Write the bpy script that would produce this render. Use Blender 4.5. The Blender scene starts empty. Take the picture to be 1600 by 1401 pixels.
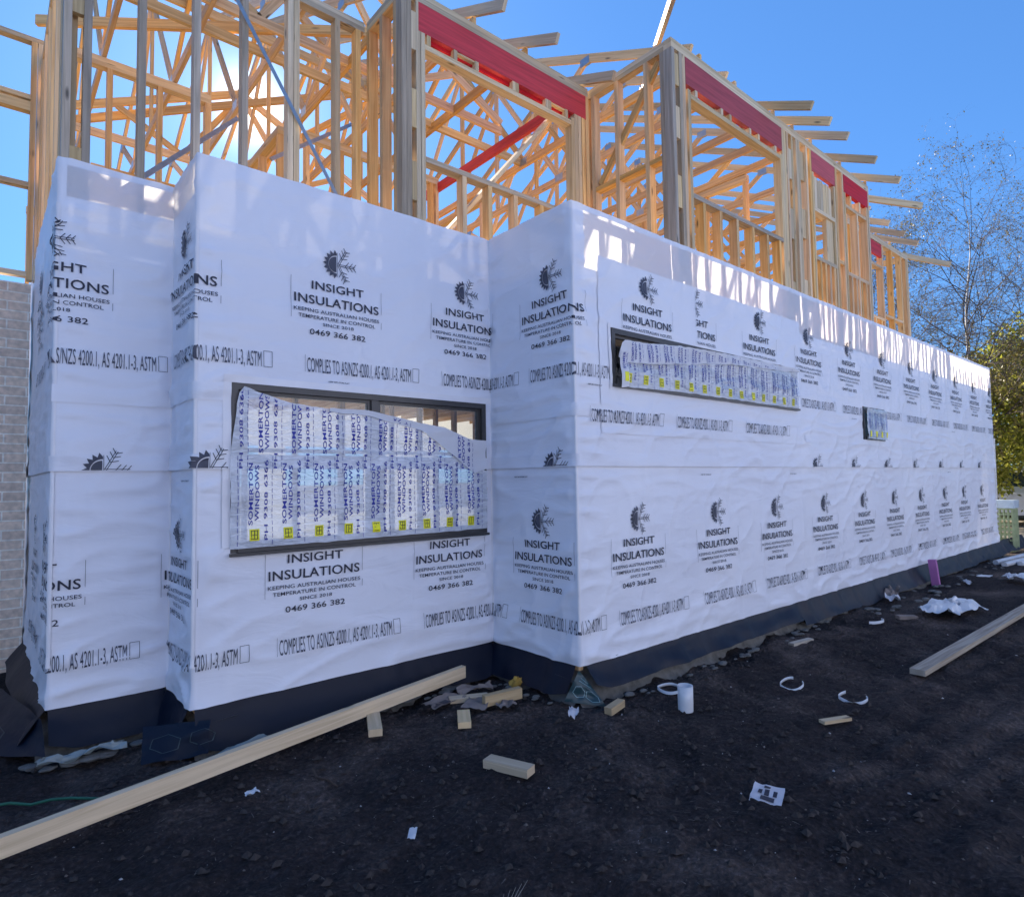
import bpy, bmesh, math, random
from mathutils import Vector, Matrix, noise
random.seed(7)
R = math.radians
sc = bpy.context.scene
col = sc.collection

# ------------------------------------------------------------------ camera
YAW, PIT, ROL = 0.7059, 0.0509, -0.0147
CAM = Vector((-3.3251, -3.1739, 1.5))
fw = Vector((math.sin(YAW)*math.cos(PIT), math.cos(YAW)*math.cos(PIT), math.sin(PIT)))
rt = Vector((math.cos(YAW), -math.sin(YAW), 0)); up = rt.cross(fw)
r2 = rt*math.cos(ROL)+up*math.sin(ROL); u2 = up*math.cos(ROL)-rt*math.sin(ROL)
cd = bpy.data.cameras.new('camera'); cam = bpy.data.objects.new('camera', cd); col.objects.link(cam)
M = Matrix.Identity(4)
for i in range(3):
    M[i][0] = r2[i]; M[i][1] = u2[i]; M[i][2] = -fw[i]; M[i][3] = CAM[i]
cam.matrix_world = M
cd.sensor_width = 36; cd.lens = 968.0/1600*36; cd.clip_start = .05; cd.clip_end = 3000
sc.camera = cam

# ------------------------------------------------------------------ sky and sun
SUN_AZ, SUN_EL = R(17.3), R(29.9)          # azimuth from +Y towards +X
sun_dir = Vector((math.sin(SUN_AZ)*math.cos(SUN_EL), math.cos(SUN_AZ)*math.cos(SUN_EL), math.sin(SUN_EL)))
w = bpy.data.worlds.new("World"); sc.world = w; w.use_nodes = True
nt = w.node_tree; nt.nodes.clear()
N = nt.nodes.new; Lk = nt.links.new
out = N('ShaderNodeOutputWorld'); bg = N('ShaderNodeBackground'); sky = N('ShaderNodeTexSky')
sky.sky_type = 'NISHITA'; sky.sun_disc = False
sky.sun_elevation = SUN_EL; sky.sun_rotation = SUN_AZ
sky.air_density = 1.0; sky.dust_density = 0.3; sky.ozone_density = 3.0; sky.altitude = 300
hs = N('ShaderNodeHueSaturation'); hs.inputs['Saturation'].default_value = 1.0
gmm = N('ShaderNodeGamma'); gmm.inputs[1].default_value = .60; Lk(sky.outputs[0], gmm.inputs[0])
tint = N('ShaderNodeMix'); tint.data_type = 'RGBA'; tint.blend_type = 'MULTIPLY'; tint.inputs[0].default_value = 1
tint.inputs[7].default_value = (.27, .55, .96, 1); Lk(gmm.outputs[0], tint.inputs[6]); Lk(tint.outputs[2], hs.inputs['Color'])
# the bright sun and the glow of the air around it
tc = N('ShaderNodeTexCoord'); dp = N('ShaderNodeVectorMath'); dp.operation = 'DOT_PRODUCT'
nm = N('ShaderNodeVectorMath'); nm.operation = 'NORMALIZE'
Lk(tc.outputs['Generated'], nm.inputs[0]); Lk(nm.outputs[0], dp.inputs[0]); dp.inputs[1].default_value = sun_dir
ac = N('ShaderNodeMath'); ac.operation = 'ARCCOSINE'; Lk(dp.outputs['Value'], ac.inputs[0])
def glow(scale, amp):
    a = N('ShaderNodeMath'); a.operation = 'MULTIPLY'; a.inputs[1].default_value = -1.0/scale
    e = N('ShaderNodeMath'); e.operation = 'EXPONENT'; m = N('ShaderNodeMath'); m.operation = 'MULTIPLY'
    m.inputs[1].default_value = amp
    Lk(ac.outputs[0], a.inputs[0]); Lk(a.outputs[0], e.inputs[0]); Lk(e.outputs[0], m.inputs[0]); return m
g1 = glow(R(.75), 34.0); g2 = glow(R(5), .75)
ad = N('ShaderNodeMath'); Lk(g1.outputs[0], ad.inputs[0]); Lk(g2.outputs[0], ad.inputs[1])
gc = N('ShaderNodeMix'); gc.data_type = 'RGBA'; gc.blend_type = 'ADD'; gc.inputs[0].default_value = 1
gm = N('ShaderNodeVectorMath'); gm.operation = 'SCALE'; gm.inputs[0].default_value = (1.0, .86, .62)
Lk(ad.outputs[0], gm.inputs['Scale'])
Lk(hs.outputs[0], gc.inputs[6]); Lk(gm.outputs[0], gc.inputs[7]); Lk(gc.outputs[2], bg.inputs[0])
bg.inputs[1].default_value = 0.14
Lk(bg.outputs[0], out.inputs[0])
sl = bpy.data.lights.new('sun', 'SUN'); sl.energy = 4.5; sl.angle = R(.5); sl.color = (1, .9, .76)
so = bpy.data.objects.new('sun', sl); col.objects.link(so)
so.rotation_euler = sun_dir.to_track_quat('Z', 'Y').to_euler(); so.location = sun_dir*60
sc.view_settings.view_transform = 'Standard'; sc.view_settings.look = 'None'
sc.view_settings.gamma = 1; sc.view_settings.exposure = 1.55
sc.cycles.max_bounces = 8; sc.cycles.transparent_max_bounces = 16

# ------------------------------------------------------------------ materials
def newmat(name):
    m = bpy.data.materials.new(name); m.use_nodes = True
    return m, m.node_tree, m.node_tree.nodes['Principled BSDF']
def nd(t, kind, **kw):
    n = t.nodes.new(kind)
    for k, v in kw.items():
        if hasattr(n, k): setattr(n, k, v)
        else: n.inputs[k].default_value = v
    return n
def ramp(t, src, stops):
    r = t.nodes.new('ShaderNodeValToRGB'); el = r.color_ramp.elements
    while len(el) < len(stops): el.new(.5)
    for e, (p_, c) in zip(el, stops):
        e.position = p_; e.color = (*c, 1) if len(c) == 3 else c
    t.links.new(src, r.inputs[0]); return r
def bump(t, b, src, strength, dist, prev=None):
    n = t.nodes.new('ShaderNodeBump'); n.inputs['Strength'].default_value = strength
    n.inputs['Distance'].default_value = dist; t.links.new(src, n.inputs['Height'])
    if prev: t.links.new(prev.outputs[0], n.inputs['Normal'])
    t.links.new(n.outputs[0], b.inputs['Normal']); return n
def plain(name, c, rough=.6, var=.15, scale=8, bmp=.0, metal=0, bd=.004):
    m, t, b = newmat(name)
    tc = nd(t, 'ShaderNodeTexCoord'); n = nd(t, 'ShaderNodeTexNoise', Scale=scale, Detail=6)
    t.links.new(tc.outputs['Object'], n.inputs['Vector'])
    r = ramp(t, n.outputs[0], [(.3, tuple(x*(1-var) for x in c)), (.7, tuple(min(1, x*(1+var)) for x in c))])
    t.links.new(r.outputs[0], b.inputs['Base Color']); b.inputs['Roughness'].default_value = rough
    b.inputs['Metallic'].default_value = metal
    if bmp: bump(t, b, n.outputs[0], bmp, bd)
    return m
def wood(name, c1, c2, rough=.62, knot=1.0, bmp=.25, fine=1.0):
    """grain runs along U of the UV map (metres); every board has its own UV offset"""
    m, t, b = newmat(name)
    uv = nd(t, 'ShaderNodeUVMap', uv_map='UVMap')
    mp = nd(t, 'ShaderNodeMapping'); mp.inputs['Scale'].default_value = (1.6, 38*fine, 1)
    t.links.new(uv.outputs[0], mp.inputs[0])
    n = nd(t, 'ShaderNodeTexNoise', Scale=1.0, Detail=5, Distortion=.7)
    t.links.new(mp.outputs[0], n.inputs['Vector'])
    mp2 = nd(t, 'ShaderNodeMapping'); mp2.inputs['Scale'].default_value = (.05, .05, 1)
    t.links.new(uv.outputs[0], mp2.inputs[0])
    n2 = nd(t, 'ShaderNodeTexWhiteNoise'); fl = nd(t, 'ShaderNodeVectorMath', operation='FLOOR')
    t.links.new(mp2.outputs[0], fl.inputs[0]); t.links.new(fl.outputs[0], n2.inputs[0])
    r1 = ramp(t, n.outputs[0], [(.3, c1), (.62, c2)])
    hs = nd(t, 'ShaderNodeHueSaturation')
    mr = nd(t, 'ShaderNodeMapRange'); mr.inputs['To Min'].default_value = .72; mr.inputs['To Max'].default_value = 1.15
    t.links.new(n2.outputs['Value'], mr.inputs[0]); t.links.new(mr.outputs[0], hs.inputs['Value'])
    mr2 = nd(t, 'ShaderNodeMapRange'); mr2.inputs['To Min'].default_value = .78; mr2.inputs['To Max'].default_value = 1.12
    sp = nd(t, 'ShaderNodeSeparateColor'); t.links.new(n2.outputs['Color'], sp.inputs[0])
    t.links.new(sp.outputs[1], mr2.inputs[0]); t.links.new(mr2.outputs[0], hs.inputs['Saturation'])
    t.links.new(r1.outputs[0], hs.inputs['Color'])
    mp3 = nd(t, 'ShaderNodeMapping'); mp3.inputs['Scale'].default_value = (2.3, 9, 1)
    t.links.new(uv.outputs[0], mp3.inputs[0])
    v = nd(t, 'ShaderNodeTexVoronoi', Scale=1.0); t.links.new(mp3.outputs[0], v.inputs['Vector'])
    kr = ramp(t, v.outputs['Distance'], [(.04, (1-.75*knot,)*3), (.13, (1, 1, 1))])
    mx = nd(t, 'ShaderNodeMix', data_type='RGBA', blend_type='MULTIPLY'); mx.inputs[0].default_value = 1
    t.links.new(hs.outputs[0], mx.inputs[6]); t.links.new(kr.outputs[0], mx.inputs[7])
    t.links.new(mx.outputs[2], b.inputs['Base Color']); b.inputs['Roughness'].default_value = rough
    bump(t, b, n.outputs[0], bmp, .002)
    return m
M_PINE = wood('pine', (.61, .33, .12), (.86, .56, .25))
M_PALE = wood('pale_pine', (.56, .39, .20), (.77, .58, .33))
M_GREY = wood('shaded_pine', (.33, .26, .18), (.54, .43, .31))  # greyer pine: shade on the camera-facing studs put into the colour
M_RED = wood('red_treated_timber', (.42, .005, .012), (.60, .010, .022), knot=.2)
M_DECK = plain('particleboard', (.45, .30, .13), .8, .25, 30)

def wrapmat(name, translucent):
    m, t, b = newmat(name)
    tc = nd(t, 'ShaderNodeTexCoord'); n = nd(t, 'ShaderNodeTexNoise', Scale=.9, Detail=3)
    t.links.new(tc.outputs['Object'], n.inputs['Vector'])
    r = ramp(t, n.outputs[0], [(.35, (.75, .765, .84)), (.65, (.81, .82, .88))])
    b.inputs['Roughness'].default_value = .42
    b.inputs['Specular IOR Level'].default_value = .35
    t.links.new(r.outputs[0], b.inputs['Base Color'])
    mp = nd(t, 'ShaderNodeMapping'); mp.inputs['Scale'].default_value = (1.2, 1.2, 3.2); mp.inputs['Rotation'].default_value = (.5, .5, .3)
    t.links.new(tc.outputs['Object'], mp.inputs[0])
    n2 = nd(t, 'ShaderNodeTexNoise', Scale=2.2, Detail=4, Roughness=.45, Distortion=1.2)
    t.links.new(mp.outputs[0], n2.inputs['Vector'])
    n3 = nd(t, 'ShaderNodeTexNoise', Scale=14, Detail=2); t.links.new(mp.outputs[0], n3.inputs['Vector'])
    b1 = bump(t, b, n2.outputs[0], .20, .04); b2 = bump(t, b, n3.outputs[0], .05, .006, b1)
    tr = nd(t, 'ShaderNodeBsdfTranslucent'); tr.inputs[0].default_value = (.86, .82, .76, 1)
    mx = nd(t, 'ShaderNodeMixShader'); mx.inputs[0].default_value = translucent
    t.links.new(b.outputs[0], mx.inputs[1]); t.links.new(tr.outputs[0], mx.inputs[2])
    t.links.new(mx.outputs[0], t.nodes['Material Output'].inputs[0])
    return m
M_WRAP = wrapmat('white_house_wrap', .34)
M_WRAP2 = wrapmat('white_double_wrap', .025)
M_TAPE = plain('white_joint_tape', (.80, .79, .82), .38, .03)
M_INK = plain('navy_ink', (.022, .024, .045), .6, .2)
M_INKG = plain('grey_ink', (.06, .065, .095), .6, .3)
def film():
    m, t, b = newmat('window_film')
    b.inputs['Base Color'].default_value = (.74, .78, .86, 1); b.inputs['Roughness'].default_value = .10; b.inputs['Coat Weight'].default_value = .5; b.inputs['Coat Roughness'].default_value = .06
    tc = nd(t, 'ShaderNodeTexCoord'); mp = nd(t, 'ShaderNodeMapping'); mp.inputs['Scale'].default_value = (1.5, 1.5, 5)
    mp.inputs['Rotation'].default_value = (0, .25, 0)
    t.links.new(tc.outputs['Object'], mp.inputs[0])
    n2 = nd(t, 'ShaderNodeTexNoise', Scale=5, Detail=4, Distortion=1.5); t.links.new(mp.outputs[0], n2.inputs['Vector'])
    bump(t, b, n2.outputs[0], .45, .025)
    tr = nd(t, 'ShaderNodeBsdfTransparent'); tr.inputs[0].default_value = (.9, .92, .97, 1)
    mx = nd(t, 'ShaderNodeMixShader')
    rr = ramp(t, n2.outputs[0], [(.3, (.16,)*3), (.7, (.42,)*3)])
    t.links.new(rr.outputs[0], mx.inputs[0])
    t.links.new(b.outputs[0], mx.inputs[1]); t.links.new(tr.outputs[0], mx.inputs[2])
    t.links.new(mx.outputs[0], t.nodes['Material Output'].inputs[0]); return m
M_FILM = film(); M_FLAP = wrapmat('white_film_fold', .25)
M_FBLUE = plain('blue_film_print', (.012, .025, .30), .5, .1)
M_FYEL = plain('yellow_film_print', (.85, .80, .01), .5, .1)
M_FRAME = plain('charcoal_aluminium', (.045, .042, .042), .35, .1)
def glass():
    m, t, b = newmat('window_glass')
    g = nd(t, 'ShaderNodeBsdfGlossy', Roughness=.01); tr = nd(t, 'ShaderNodeBsdfTransparent')
    tr.inputs[0].default_value = (.85, .88, .88, 1)
    f = nd(t, 'ShaderNodeFresnel', IOR=1.6); mx = nd(t, 'ShaderNodeMixShader')
    t.links.new(f.outputs[0], mx.inputs[0]); t.links.new(tr.outputs[0], mx.inputs[1]); t.links.new(g.outputs[0], mx.inputs[2])
    t.links.new(mx.outputs[0], t.nodes['Material Output'].inputs[0]); return m
M_GLASS = glass()
def skirtmat(name='black_damp_plastic', c=(.012, .014, .022), rough=.33):
    m, t, b = newmat(name)
    b.inputs['Base Color'].default_value = (*c, 1); b.inputs['Roughness'].default_value = rough
    tc = nd(t, 'ShaderNodeTexCoord'); n = nd(t, 'ShaderNodeTexNoise', Scale=5, Detail=4, Distortion=.8)
    t.links.new(tc.outputs['Object'], n.inputs['Vector']); bump(t, b, n.outputs[0], .3, .02); return m
M_SKIRT = skirtmat(c=(.003, .006, .018), rough=.5); M_SKIRT.node_tree.nodes['Principled BSDF'].inputs['Specular IOR Level'].default_value = .28
M_TEAL = skirtmat('teal_membrane', (.012, .045, .055), .4)
M_TEALLINE = plain('pale_membrane_print', (.22, .36, .38), .5)
M_FAINT = plain('faint_membrane_print', (.035, .05, .055), .5)
M_CONC = plain('concrete', (.12, .12, .115), .9, .35, 14, .6, bd=.02)
M_STEEL = plain('galvanised_steel', (.42, .44, .46), .35, .1, 20, 0, .8)
M_PVC = plain('white_plastic', (.62, .64, .67), .35, .06)
M_PAPER = plain('white_paper', (.62, .60, .62), .7, .08)
M_CARD = plain('grey_card', (.22, .18, .16), .9, .2)
M_YEL = plain('yellow_foam', (.42, .26, .05), .9, .35, 30)
M_PINKP = plain('pink_foam', (.45, .16, .40), .7, .06)
M_GREENN = plain('green_string', (.02, .12, .07), .6)
M_BARK = plain('brown_bark', (.06, .04, .03), .9, .3, 20)
M_ORANGE = plain('orange_plastic', (.55, .08, .02), .6)

def brickmat(name, c1, c2, mortar, scale=1):
    m, t, b = newmat(name)
    tc = nd(t, 'ShaderNodeTexCoord'); sx = nd(t, 'ShaderNodeSeparateXYZ'); cb = nd(t, 'ShaderNodeCombineXYZ')
    t.links.new(tc.outputs['Object'], sx.inputs[0])
    a = nd(t, 'ShaderNodeMath', operation='ADD'); t.links.new(sx.outputs[0], a.inputs[0]); t.links.new(sx.outputs[1], a.inputs[1])
    t.links.new(a.outputs[0], cb.inputs[0]); t.links.new(sx.outputs[2], cb.inputs[1])
    br = nd(t, 'ShaderNodeTexBrick', Scale=1.0); br.inputs['Brick Width'].default_value = .30; br.inputs['Row Height'].default_value = .086
    br.inputs['Mortar Size'].default_value = .007; br.inputs['Color1'].default_value = (*c1, 1); br.inputs['Color2'].default_value = (*c2, 1)
    br.inputs['Mortar'].default_value = (*mortar, 1); br.inputs['Mortar Smooth'].default_value = .2
    t.links.new(cb.outputs[0], br.inputs[0])
    n = nd(t, 'ShaderNodeTexNoise', Scale=25, Detail=6); t.links.new(tc.outputs['Object'], n.inputs['Vector'])
    mx = nd(t, 'ShaderNodeMix', data_type='RGBA', blend_type='MULTIPLY'); mx.inputs[0].default_value = 1
    r = ramp(t, n.outputs[0], [(.3, (.75,)*3), (.7, (1.1,)*3)])
    t.links.new(br.outputs[0], mx.inputs[6]); t.links.new(r.outputs[0], mx.inputs[7]); t.links.new(mx.outputs[2], b.inputs['Base Color'])
    b.inputs['Roughness'].default_value = .85
    iv = nd(t, 'ShaderNodeMath', operation='SUBTRACT'); iv.inputs[0].default_value = 1; t.links.new(br.outputs['Fac'], iv.inputs[1])
    b1 = bump(t, b, iv.outputs[0], .7, .008); bump(t, b, n.outputs[0], .3, .004, b1); return m

# ------------------------------------------------------------------ mesh helpers
class MB:
    def __init__(s): s.v = []; s.f = []; s.uv = []; s.mi = []; s.sm = []
    def face(s, vs, uvs=None, mi=0, smooth=False):
        i = len(s.v); s.v += [tuple(x) for x in vs]; s.f.append(tuple(range(i, i+len(vs))))
        s.uv += uvs if uvs else [(0, 0)]*len(vs); s.mi.append(mi); s.sm.append(smooth)
    def grid(s, P, mi=0, smooth=True, skip=None, uv=None):
        """P[i][j] -> points; shared vertices"""
        n, m = len(P), len(P[0]); b = len(s.v)
        for r_ in P: s.v += [tuple(x) for x in r_]
        for i in range(n-1):
            for j in range(m-1):
                if skip and skip(i, j): continue
                s.f.append((b+i*m+j, b+(i+1)*m+j, b+(i+1)*m+j+1, b+i*m+j+1))
                s.uv += [(0, 0)]*4; s.mi.append(mi); s.sm.append(smooth)
    def beam(s, p, q, w, h, upv=(0, 0, 1), mi=0, cut=None):
        p = Vector(p); q = Vector(q); d = (q-p); L = d.length; d.normalize(); U = Vector(upv)
        side = d.cross(U).normalized(); U = side.cross(d).normalized()
        a = [(-.5, -.5), (.5, -.5), (.5, .5), (-.5, .5)]
        P0 = [p+side*(x*w)+U*(y*h) for x, y in a]; P1 = [q+side*(x*w)+U*(y*h) for x, y in a]
        ou, ov = 20*random.randint(0, 100)+random.uniform(1, 5), 20*random.randint(0, 100)+random.uniform(1, 15)
        ws = [w, h, w, h]; vv = 0
        for k in range(4):
            k2 = (k+1) % 4
            s.face([P0[k], P1[k], P1[k2], P0[k2]], [(ou, ov+vv), (ou+L, ov+vv), (ou+L, ov+vv+ws[k]), (ou, ov+vv+ws[k])], mi)
            vv += ws[k]+.3
        s.face([P0[0], P0[3], P0[2], P0[1]], [(ou+.4, ov+.5), (ou+.4+w*.1, ov+.5), (ou+.4+w*.1, ov+.5+h*.3), (ou+.4, ov+.5+h*.3)], mi)
        s.face([P1[0], P1[1], P1[2], P1[3]], [(ou+.9, ov+.7), (ou+.9+w*.1, ov+.7), (ou+.9+w*.1, ov+.7+h*.3), (ou+.9, ov+.7+h*.3)], mi)
        return s
    def box(s, lo, hi, mi=0):
        x0, y0, z0 = lo; x1, y1, z1 = hi
        return s.beam(((x0+x1)/2, (y0+y1)/2, z0), ((x0+x1)/2, (y0+y1)/2, z1), x1-x0, y1-y0, (0, 1, 0), mi)
    def tube(s, pts, rad, n=8, mi=0, closed=False):
        pts = [Vector(p) for p in pts]; rings = []
        for i, p in enumerate(pts):
            if closed: d = pts[(i+1) % len(pts)]-pts[i-1]
            else: d = pts[min(i+1, len(pts)-1)]-pts[max(i-1, 0)]
            d.normalize(); a = d.cross(Vector((.13, .31, .94))).normalized(); b = d.cross(a)
            rr = rad[i] if isinstance(rad, (list, tuple)) else rad
            rings.append([p+a*(rr*math.cos(t*2*math.pi/n))+b*(rr*math.sin(t*2*math.pi/n)) for t in range(n+1)])
        if closed: rings.append(rings[0])
        s.grid(rings, mi)
        if not closed:
            s.face(rings[0][:n][::-1], None, mi); s.face(rings[-1][:n], None, mi)
        return s
    def mesh(s, name, mats):
        me = bpy.data.meshes.new(name); me.from_pydata(s.v, [], s.f)
        for m in mats: me.materials.append(m)
        me.polygons.foreach_set('material_index', s.mi); me.polygons.foreach_set('use_smooth', s.sm)
        uvl = me.uv_layers.new(name='UVMap'); uvl.data.foreach_set('uv', [c for u_ in s.uv for c in u_])
        me.update(); return me
    def build(s, name, mats, parent=None, loc=None, rotz=0, bevel=0):
        if not isinstance(mats, (list, tuple)): mats = [mats]
        o = bpy.data.objects.new(name, s.mesh(name, mats)); col.objects.link(o)
        if parent: o.parent = parent
        if loc is not None: o.location = loc
        o.rotation_euler.z = rotz
        if bevel:
            bm = bmesh.new(); bm.from_mesh(o.data); bmesh.ops.remove_doubles(bm, verts=bm.verts, dist=1e-5)
            bmesh.ops.bevel(bm, geom=list(bm.edges), offset=bevel, segments=2, affect='EDGES', profile=.5)
            bm.to_mesh(o.data); bm.free()
        return o
def empty(name, loc=(0, 0, 0)):
    o = bpy.data.objects.new(name, None); o.empty_display_size = .2; o.location = loc; col.objects.link(o); return o
def tag(o, label=None, cat=None, group=None, kind=None):
    if label: o['label'] = label
    if cat: o['category'] = cat
    if group: o['group'] = group
    if kind: o['kind'] = kind
    return o
def fbm(x, y, z=0, o=4):
    return noise.fractal(Vector((x, y, z)), 1.0, 2.0, o)
def smooth(t): t = max(0, min(1, t)); return t*t*(3-2*t)

# ------------------------------------------------------------------ ground
GZ = -.12
def gz(x, y):
    h = .035*fbm(x*.5+3, y*.5, 1.3, 3)+.018*fbm(x*2.3, y*2.3, 4.1, 3)
    near = 1 if (-6 < x < 9 and -5 < y < 3) else 0
    if near: h += .030*fbm(x*3.2, y*3.2, 5.7, 4)+.016*fbm(x*11, y*11, 7.7, 3)+.012*math.sin(y*26+x*3+3*noise.noise(Vector((x, y, 3))))*smooth((-1.1-y)/.8)*smooth((x+.9)/.8)
    return GZ + h
def ground():
    def axis(lo, hi, a, b, fine, coarse):
        v = []; x = lo
        while x < hi:
            v.append(x)
            if a <= x < b: x += fine
            else:
                d = (a-x) if x < a else (x-b); x += min(coarse, max(fine*2, d*.25+fine))
        v.append(hi); return v
    xs = axis(-300, 400, -4.2, 4.5, .028, 40); ys = axis(-300, 400, -3.4, 1.8, .028, 40)
    mb = MB(); mb.grid([[(x, y, gz(x, y)) for y in ys] for x in xs])
    m, t, b = newmat('dark_soil')
    tc = nd(t, 'ShaderNodeTexCoord')
    n1 = nd(t, 'ShaderNodeTexNoise', Scale=1.2, Detail=8, Roughness=.6); n2 = nd(t, 'ShaderNodeTexNoise', Scale=38, Detail=6, Roughness=.7)
    n3 = nd(t, 'ShaderNodeTexVoronoi', Scale=32)
    for n in (n1, n2, n3): t.links.new(tc.outputs['Object'], n.inputs['Vector'])
    r1 = ramp(t, n1.outputs[0], [(.30, (.016, .014, .016)), (.50, (.036, .028, .028)), (.68, (.11, .085, .075))])
    r2_ = ramp(t, n2.outputs[0], [(.30, (.35,)*3), (.55, (1,)*3), (.72, (2.3,)*3)])
    mx = nd(t, 'ShaderNodeMix', data_type='RGBA', blend_type='MULTIPLY'); mx.inputs[0].default_value = 1
    t.links.new(r1.outputs[0], mx.inputs[6]); t.links.new(r2_.outputs[0], mx.inputs[7])
    t.links.new(mx.outputs[2], b.inputs['Base Color']); b.inputs['Roughness'].default_value = .95
    b.inputs['Specular IOR Level'].default_value = .2
    b1 = bump(t, b, n2.outputs[0], .8, .02); bump(t, b, n3.outputs['Distance'], .9, .016, b1)
    tag(mb.build('ground', m), kind='structure')
    # loose crumbs, chips and fibres
    mb = MB(); random.seed(3)
    for k in range(15000):
        x = random.uniform(-4, 6.5); y = random.uniform(-3.1, 1.5)
        if k % 3 == 0: x = random.uniform(-3.6, 1.2); y = random.uniform(-2.2, .9)
        z = gz(x, y); r_ = random.random()
        sz = .003+.026*random.random()**5
        a = random.uniform(0, 6.28)
        if r_ < .62:
            d = Vector((math.cos(a), math.sin(a), 0)); e = Vector((-d.y, d.x, 0)); c = Vector((x, y, z+sz*.3))
            P = [c+d*sz*1.3, c+e*sz*.8, c-d*sz, c-e*sz*random.uniform(.6, 1)]; T = c+Vector((0, 0, sz*random.uniform(.5, 1)))
            mi = 0 if random.random() < .80 or sz > .012 else (1 if random.random() < .85 else 2)
            for i in range(4): mb.face([P[i], P[(i+1) % 4], T], None, mi)
        else:
            L = random.uniform(.008, .035); d = Vector((math.cos(a), math.sin(a), random.uniform(-.1, .3)))*L; e = Vector((-d.y, d.x, 0)).normalized()*random.uniform(.0008, .003)
            c = Vector((x, y, z+.003)); mb.face([c-e, c+d-e*.4, c+d+e*.4, c+e], None, 0 if random.random() < .75 else 1)
    o = mb.build('soil_crumbs', [plain('dark_crumb', (.035, .028, .026), .9, .4, 60), plain('pale_crumb', (.12, .10, .09), .8, .3, 60), plain('white_chip', (.35, .34, .34), .8)])
    tag(o, 'loose dark crumbs, pale chips and fibres strewn over the black soil', 'soil', kind='stuff')
ground()

# ------------------------------------------------------------------ the house: envelope
PATH = [(-3.0036, 4.6), (-3.0036, 1.6116), (-2.3384, 1.6116), (-2.3384, 1.0046), (0, 1.0046), (0, 0), (12.009, 0), (12.009, 9.0)]
SEG = []; s0 = 0
lens = [math.dist(PATH[i], PATH[i+1]) for i in range(len(PATH)-1)]
S0 = -sum(lens[:5]); SB = [S0]
for l in lens: SB.append(SB[-1]+l)       # s = 0 at the corner C
def pathpt(s, off=0.0):
    for i in range(1, len(SB)-1):        # exactly at a corner: mitre
        if abs(s-SB[i]) < 1e-6:
            n1 = nrm(i-1); n2 = nrm(i); m_ = (n1+n2)/(1+n1.dot(n2)); p = Vector(PATH[i])+m_*off; return p
    for i in range(len(lens)):
        if s <= SB[i+1] or i == len(lens)-1:
            a, b = Vector(PATH[i]), Vector(PATH[i+1]); t_ = (s-SB[i])/lens[i]
            return a.lerp(b, t_)+nrm(i)*off
def nrm(i):
    a, b = Vector(PATH[i]), Vector(PATH[i+1]); d = (b-a).normalized(); return Vector((d.y, -d.x))
def disp(s, z):
    d = .004*fbm(s*1.1, z*1.1, 0, 2)
    near_corner = max([math.exp(-((s-c)/.22)**2) for c in SB[1:-1]])
    fold = 1-abs(noise.noise(Vector((s*1.3+z*2.2, z*5-s*1.1, 3))))*2.2
    d += .018*max(0, fold)**3*(.22+1.0*near_corner+.7*smooth((.65-z)/.4))
    band = math.exp(-((z-1.95)/.28)**2)+.7*math.exp(-((z-1.45)/.16)**2)
    fold2 = 1-abs(noise.noise(Vector((s*.8, z*7.5+.5*noise.noise(Vector((s, 0, 5))), 9))))*2.4
    d += .012*max(0, fold2)**3*band
    fold3 = 1-abs(noise.noise(Vector((s*2.1-z*1.2, z*1.9+s*.4, 21))))*3
    d += .009*max(0, fold3)**3+.005*(abs(((s/.45) % 1)-.5)*2)**5
    d *= .12+.88*smooth(min(abs(s-c) for c in SB[1:-1])/.08)      # pulled tight at the corners
    d += .010*smooth((.40-z)/.26)                      # kicks out over the skirt
    d += .010*math.exp(-((z-.36)/.05)**2)*max(0, noise.noise(Vector((s*2.2, 0, 2)))+.3)
    return d
ZT, ZB, ZM = 3.597, .143, 1.60
W1 = (SB[4]-2.132, SB[4]-.07, 1.064, 2.152); W2 = (.395, 3.535, 2.235, 2.69); W3 = (5.38, 6.12, 1.955, 2.395)
WINS = (W1, W2, W3)
def lin(vals, step):
    vals = sorted(set(round(v, 5) for v in vals)); o_ = []
    for a, b in zip(vals, vals[1:]):
        n = max(1, int(round((b-a)/step)))
        o_ += [a+(b-a)*k/n for k in range(n)]
    return o_+[vals[-1]]
def sheet(name, sa, sb, za, zb, off, mat, topnoise=0, double=None):
    svals = [sa, sb]+[round(c, 9) for c in SB if sa < c < sb]+[v for W in WINS for v in W[:2] if sa < v < sb]
    sv = []
    fine = sorted(set(svals))
    for a, b in zip(fine, fine[1:]):
        step = .02 if a < 4 else .035
        n = max(1, int(round((b-a)/step))); sv += [a+(b-a)*k/n for k in range(n)]
    sv.append(fine[-1])
    zv = lin([za, zb]+[v for W in WINS for v in W[2:] if za < v < zb], .022)
    P = []
    for s in sv:
        row = []
        for z in zv:
            e = 0
            if topnoise and z == zv[-1]: e = .006*noise.noise(Vector((s*1.2, 0, 8)))
            p = pathpt(s, off+disp(s, z)); row.append((p.x, p.y, z+e))
        P.append(row)
    def skip(i, j):
        cs = (sv[i]+sv[i+1])/2; cz = (zv[j]+zv[j+1])/2
        return any(W[0] < cs < W[1] and W[2] < cz < W[3] for W in WINS)
    mb = MB(); mb.grid(P, skip=skip)
    if double:                                       # two layers of wrap here: hardly any light comes through
        k = 0
        for i in range(len(sv)-1):
            for j in range(len(zv)-1):
                if skip(i, j): continue
                cs = (sv[i]+sv[i+1])/2; cz = (zv[j]+zv[j+1])/2
                if double(cs, cz): mb.mi[k] = 3
                k += 1
    return mb

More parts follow.
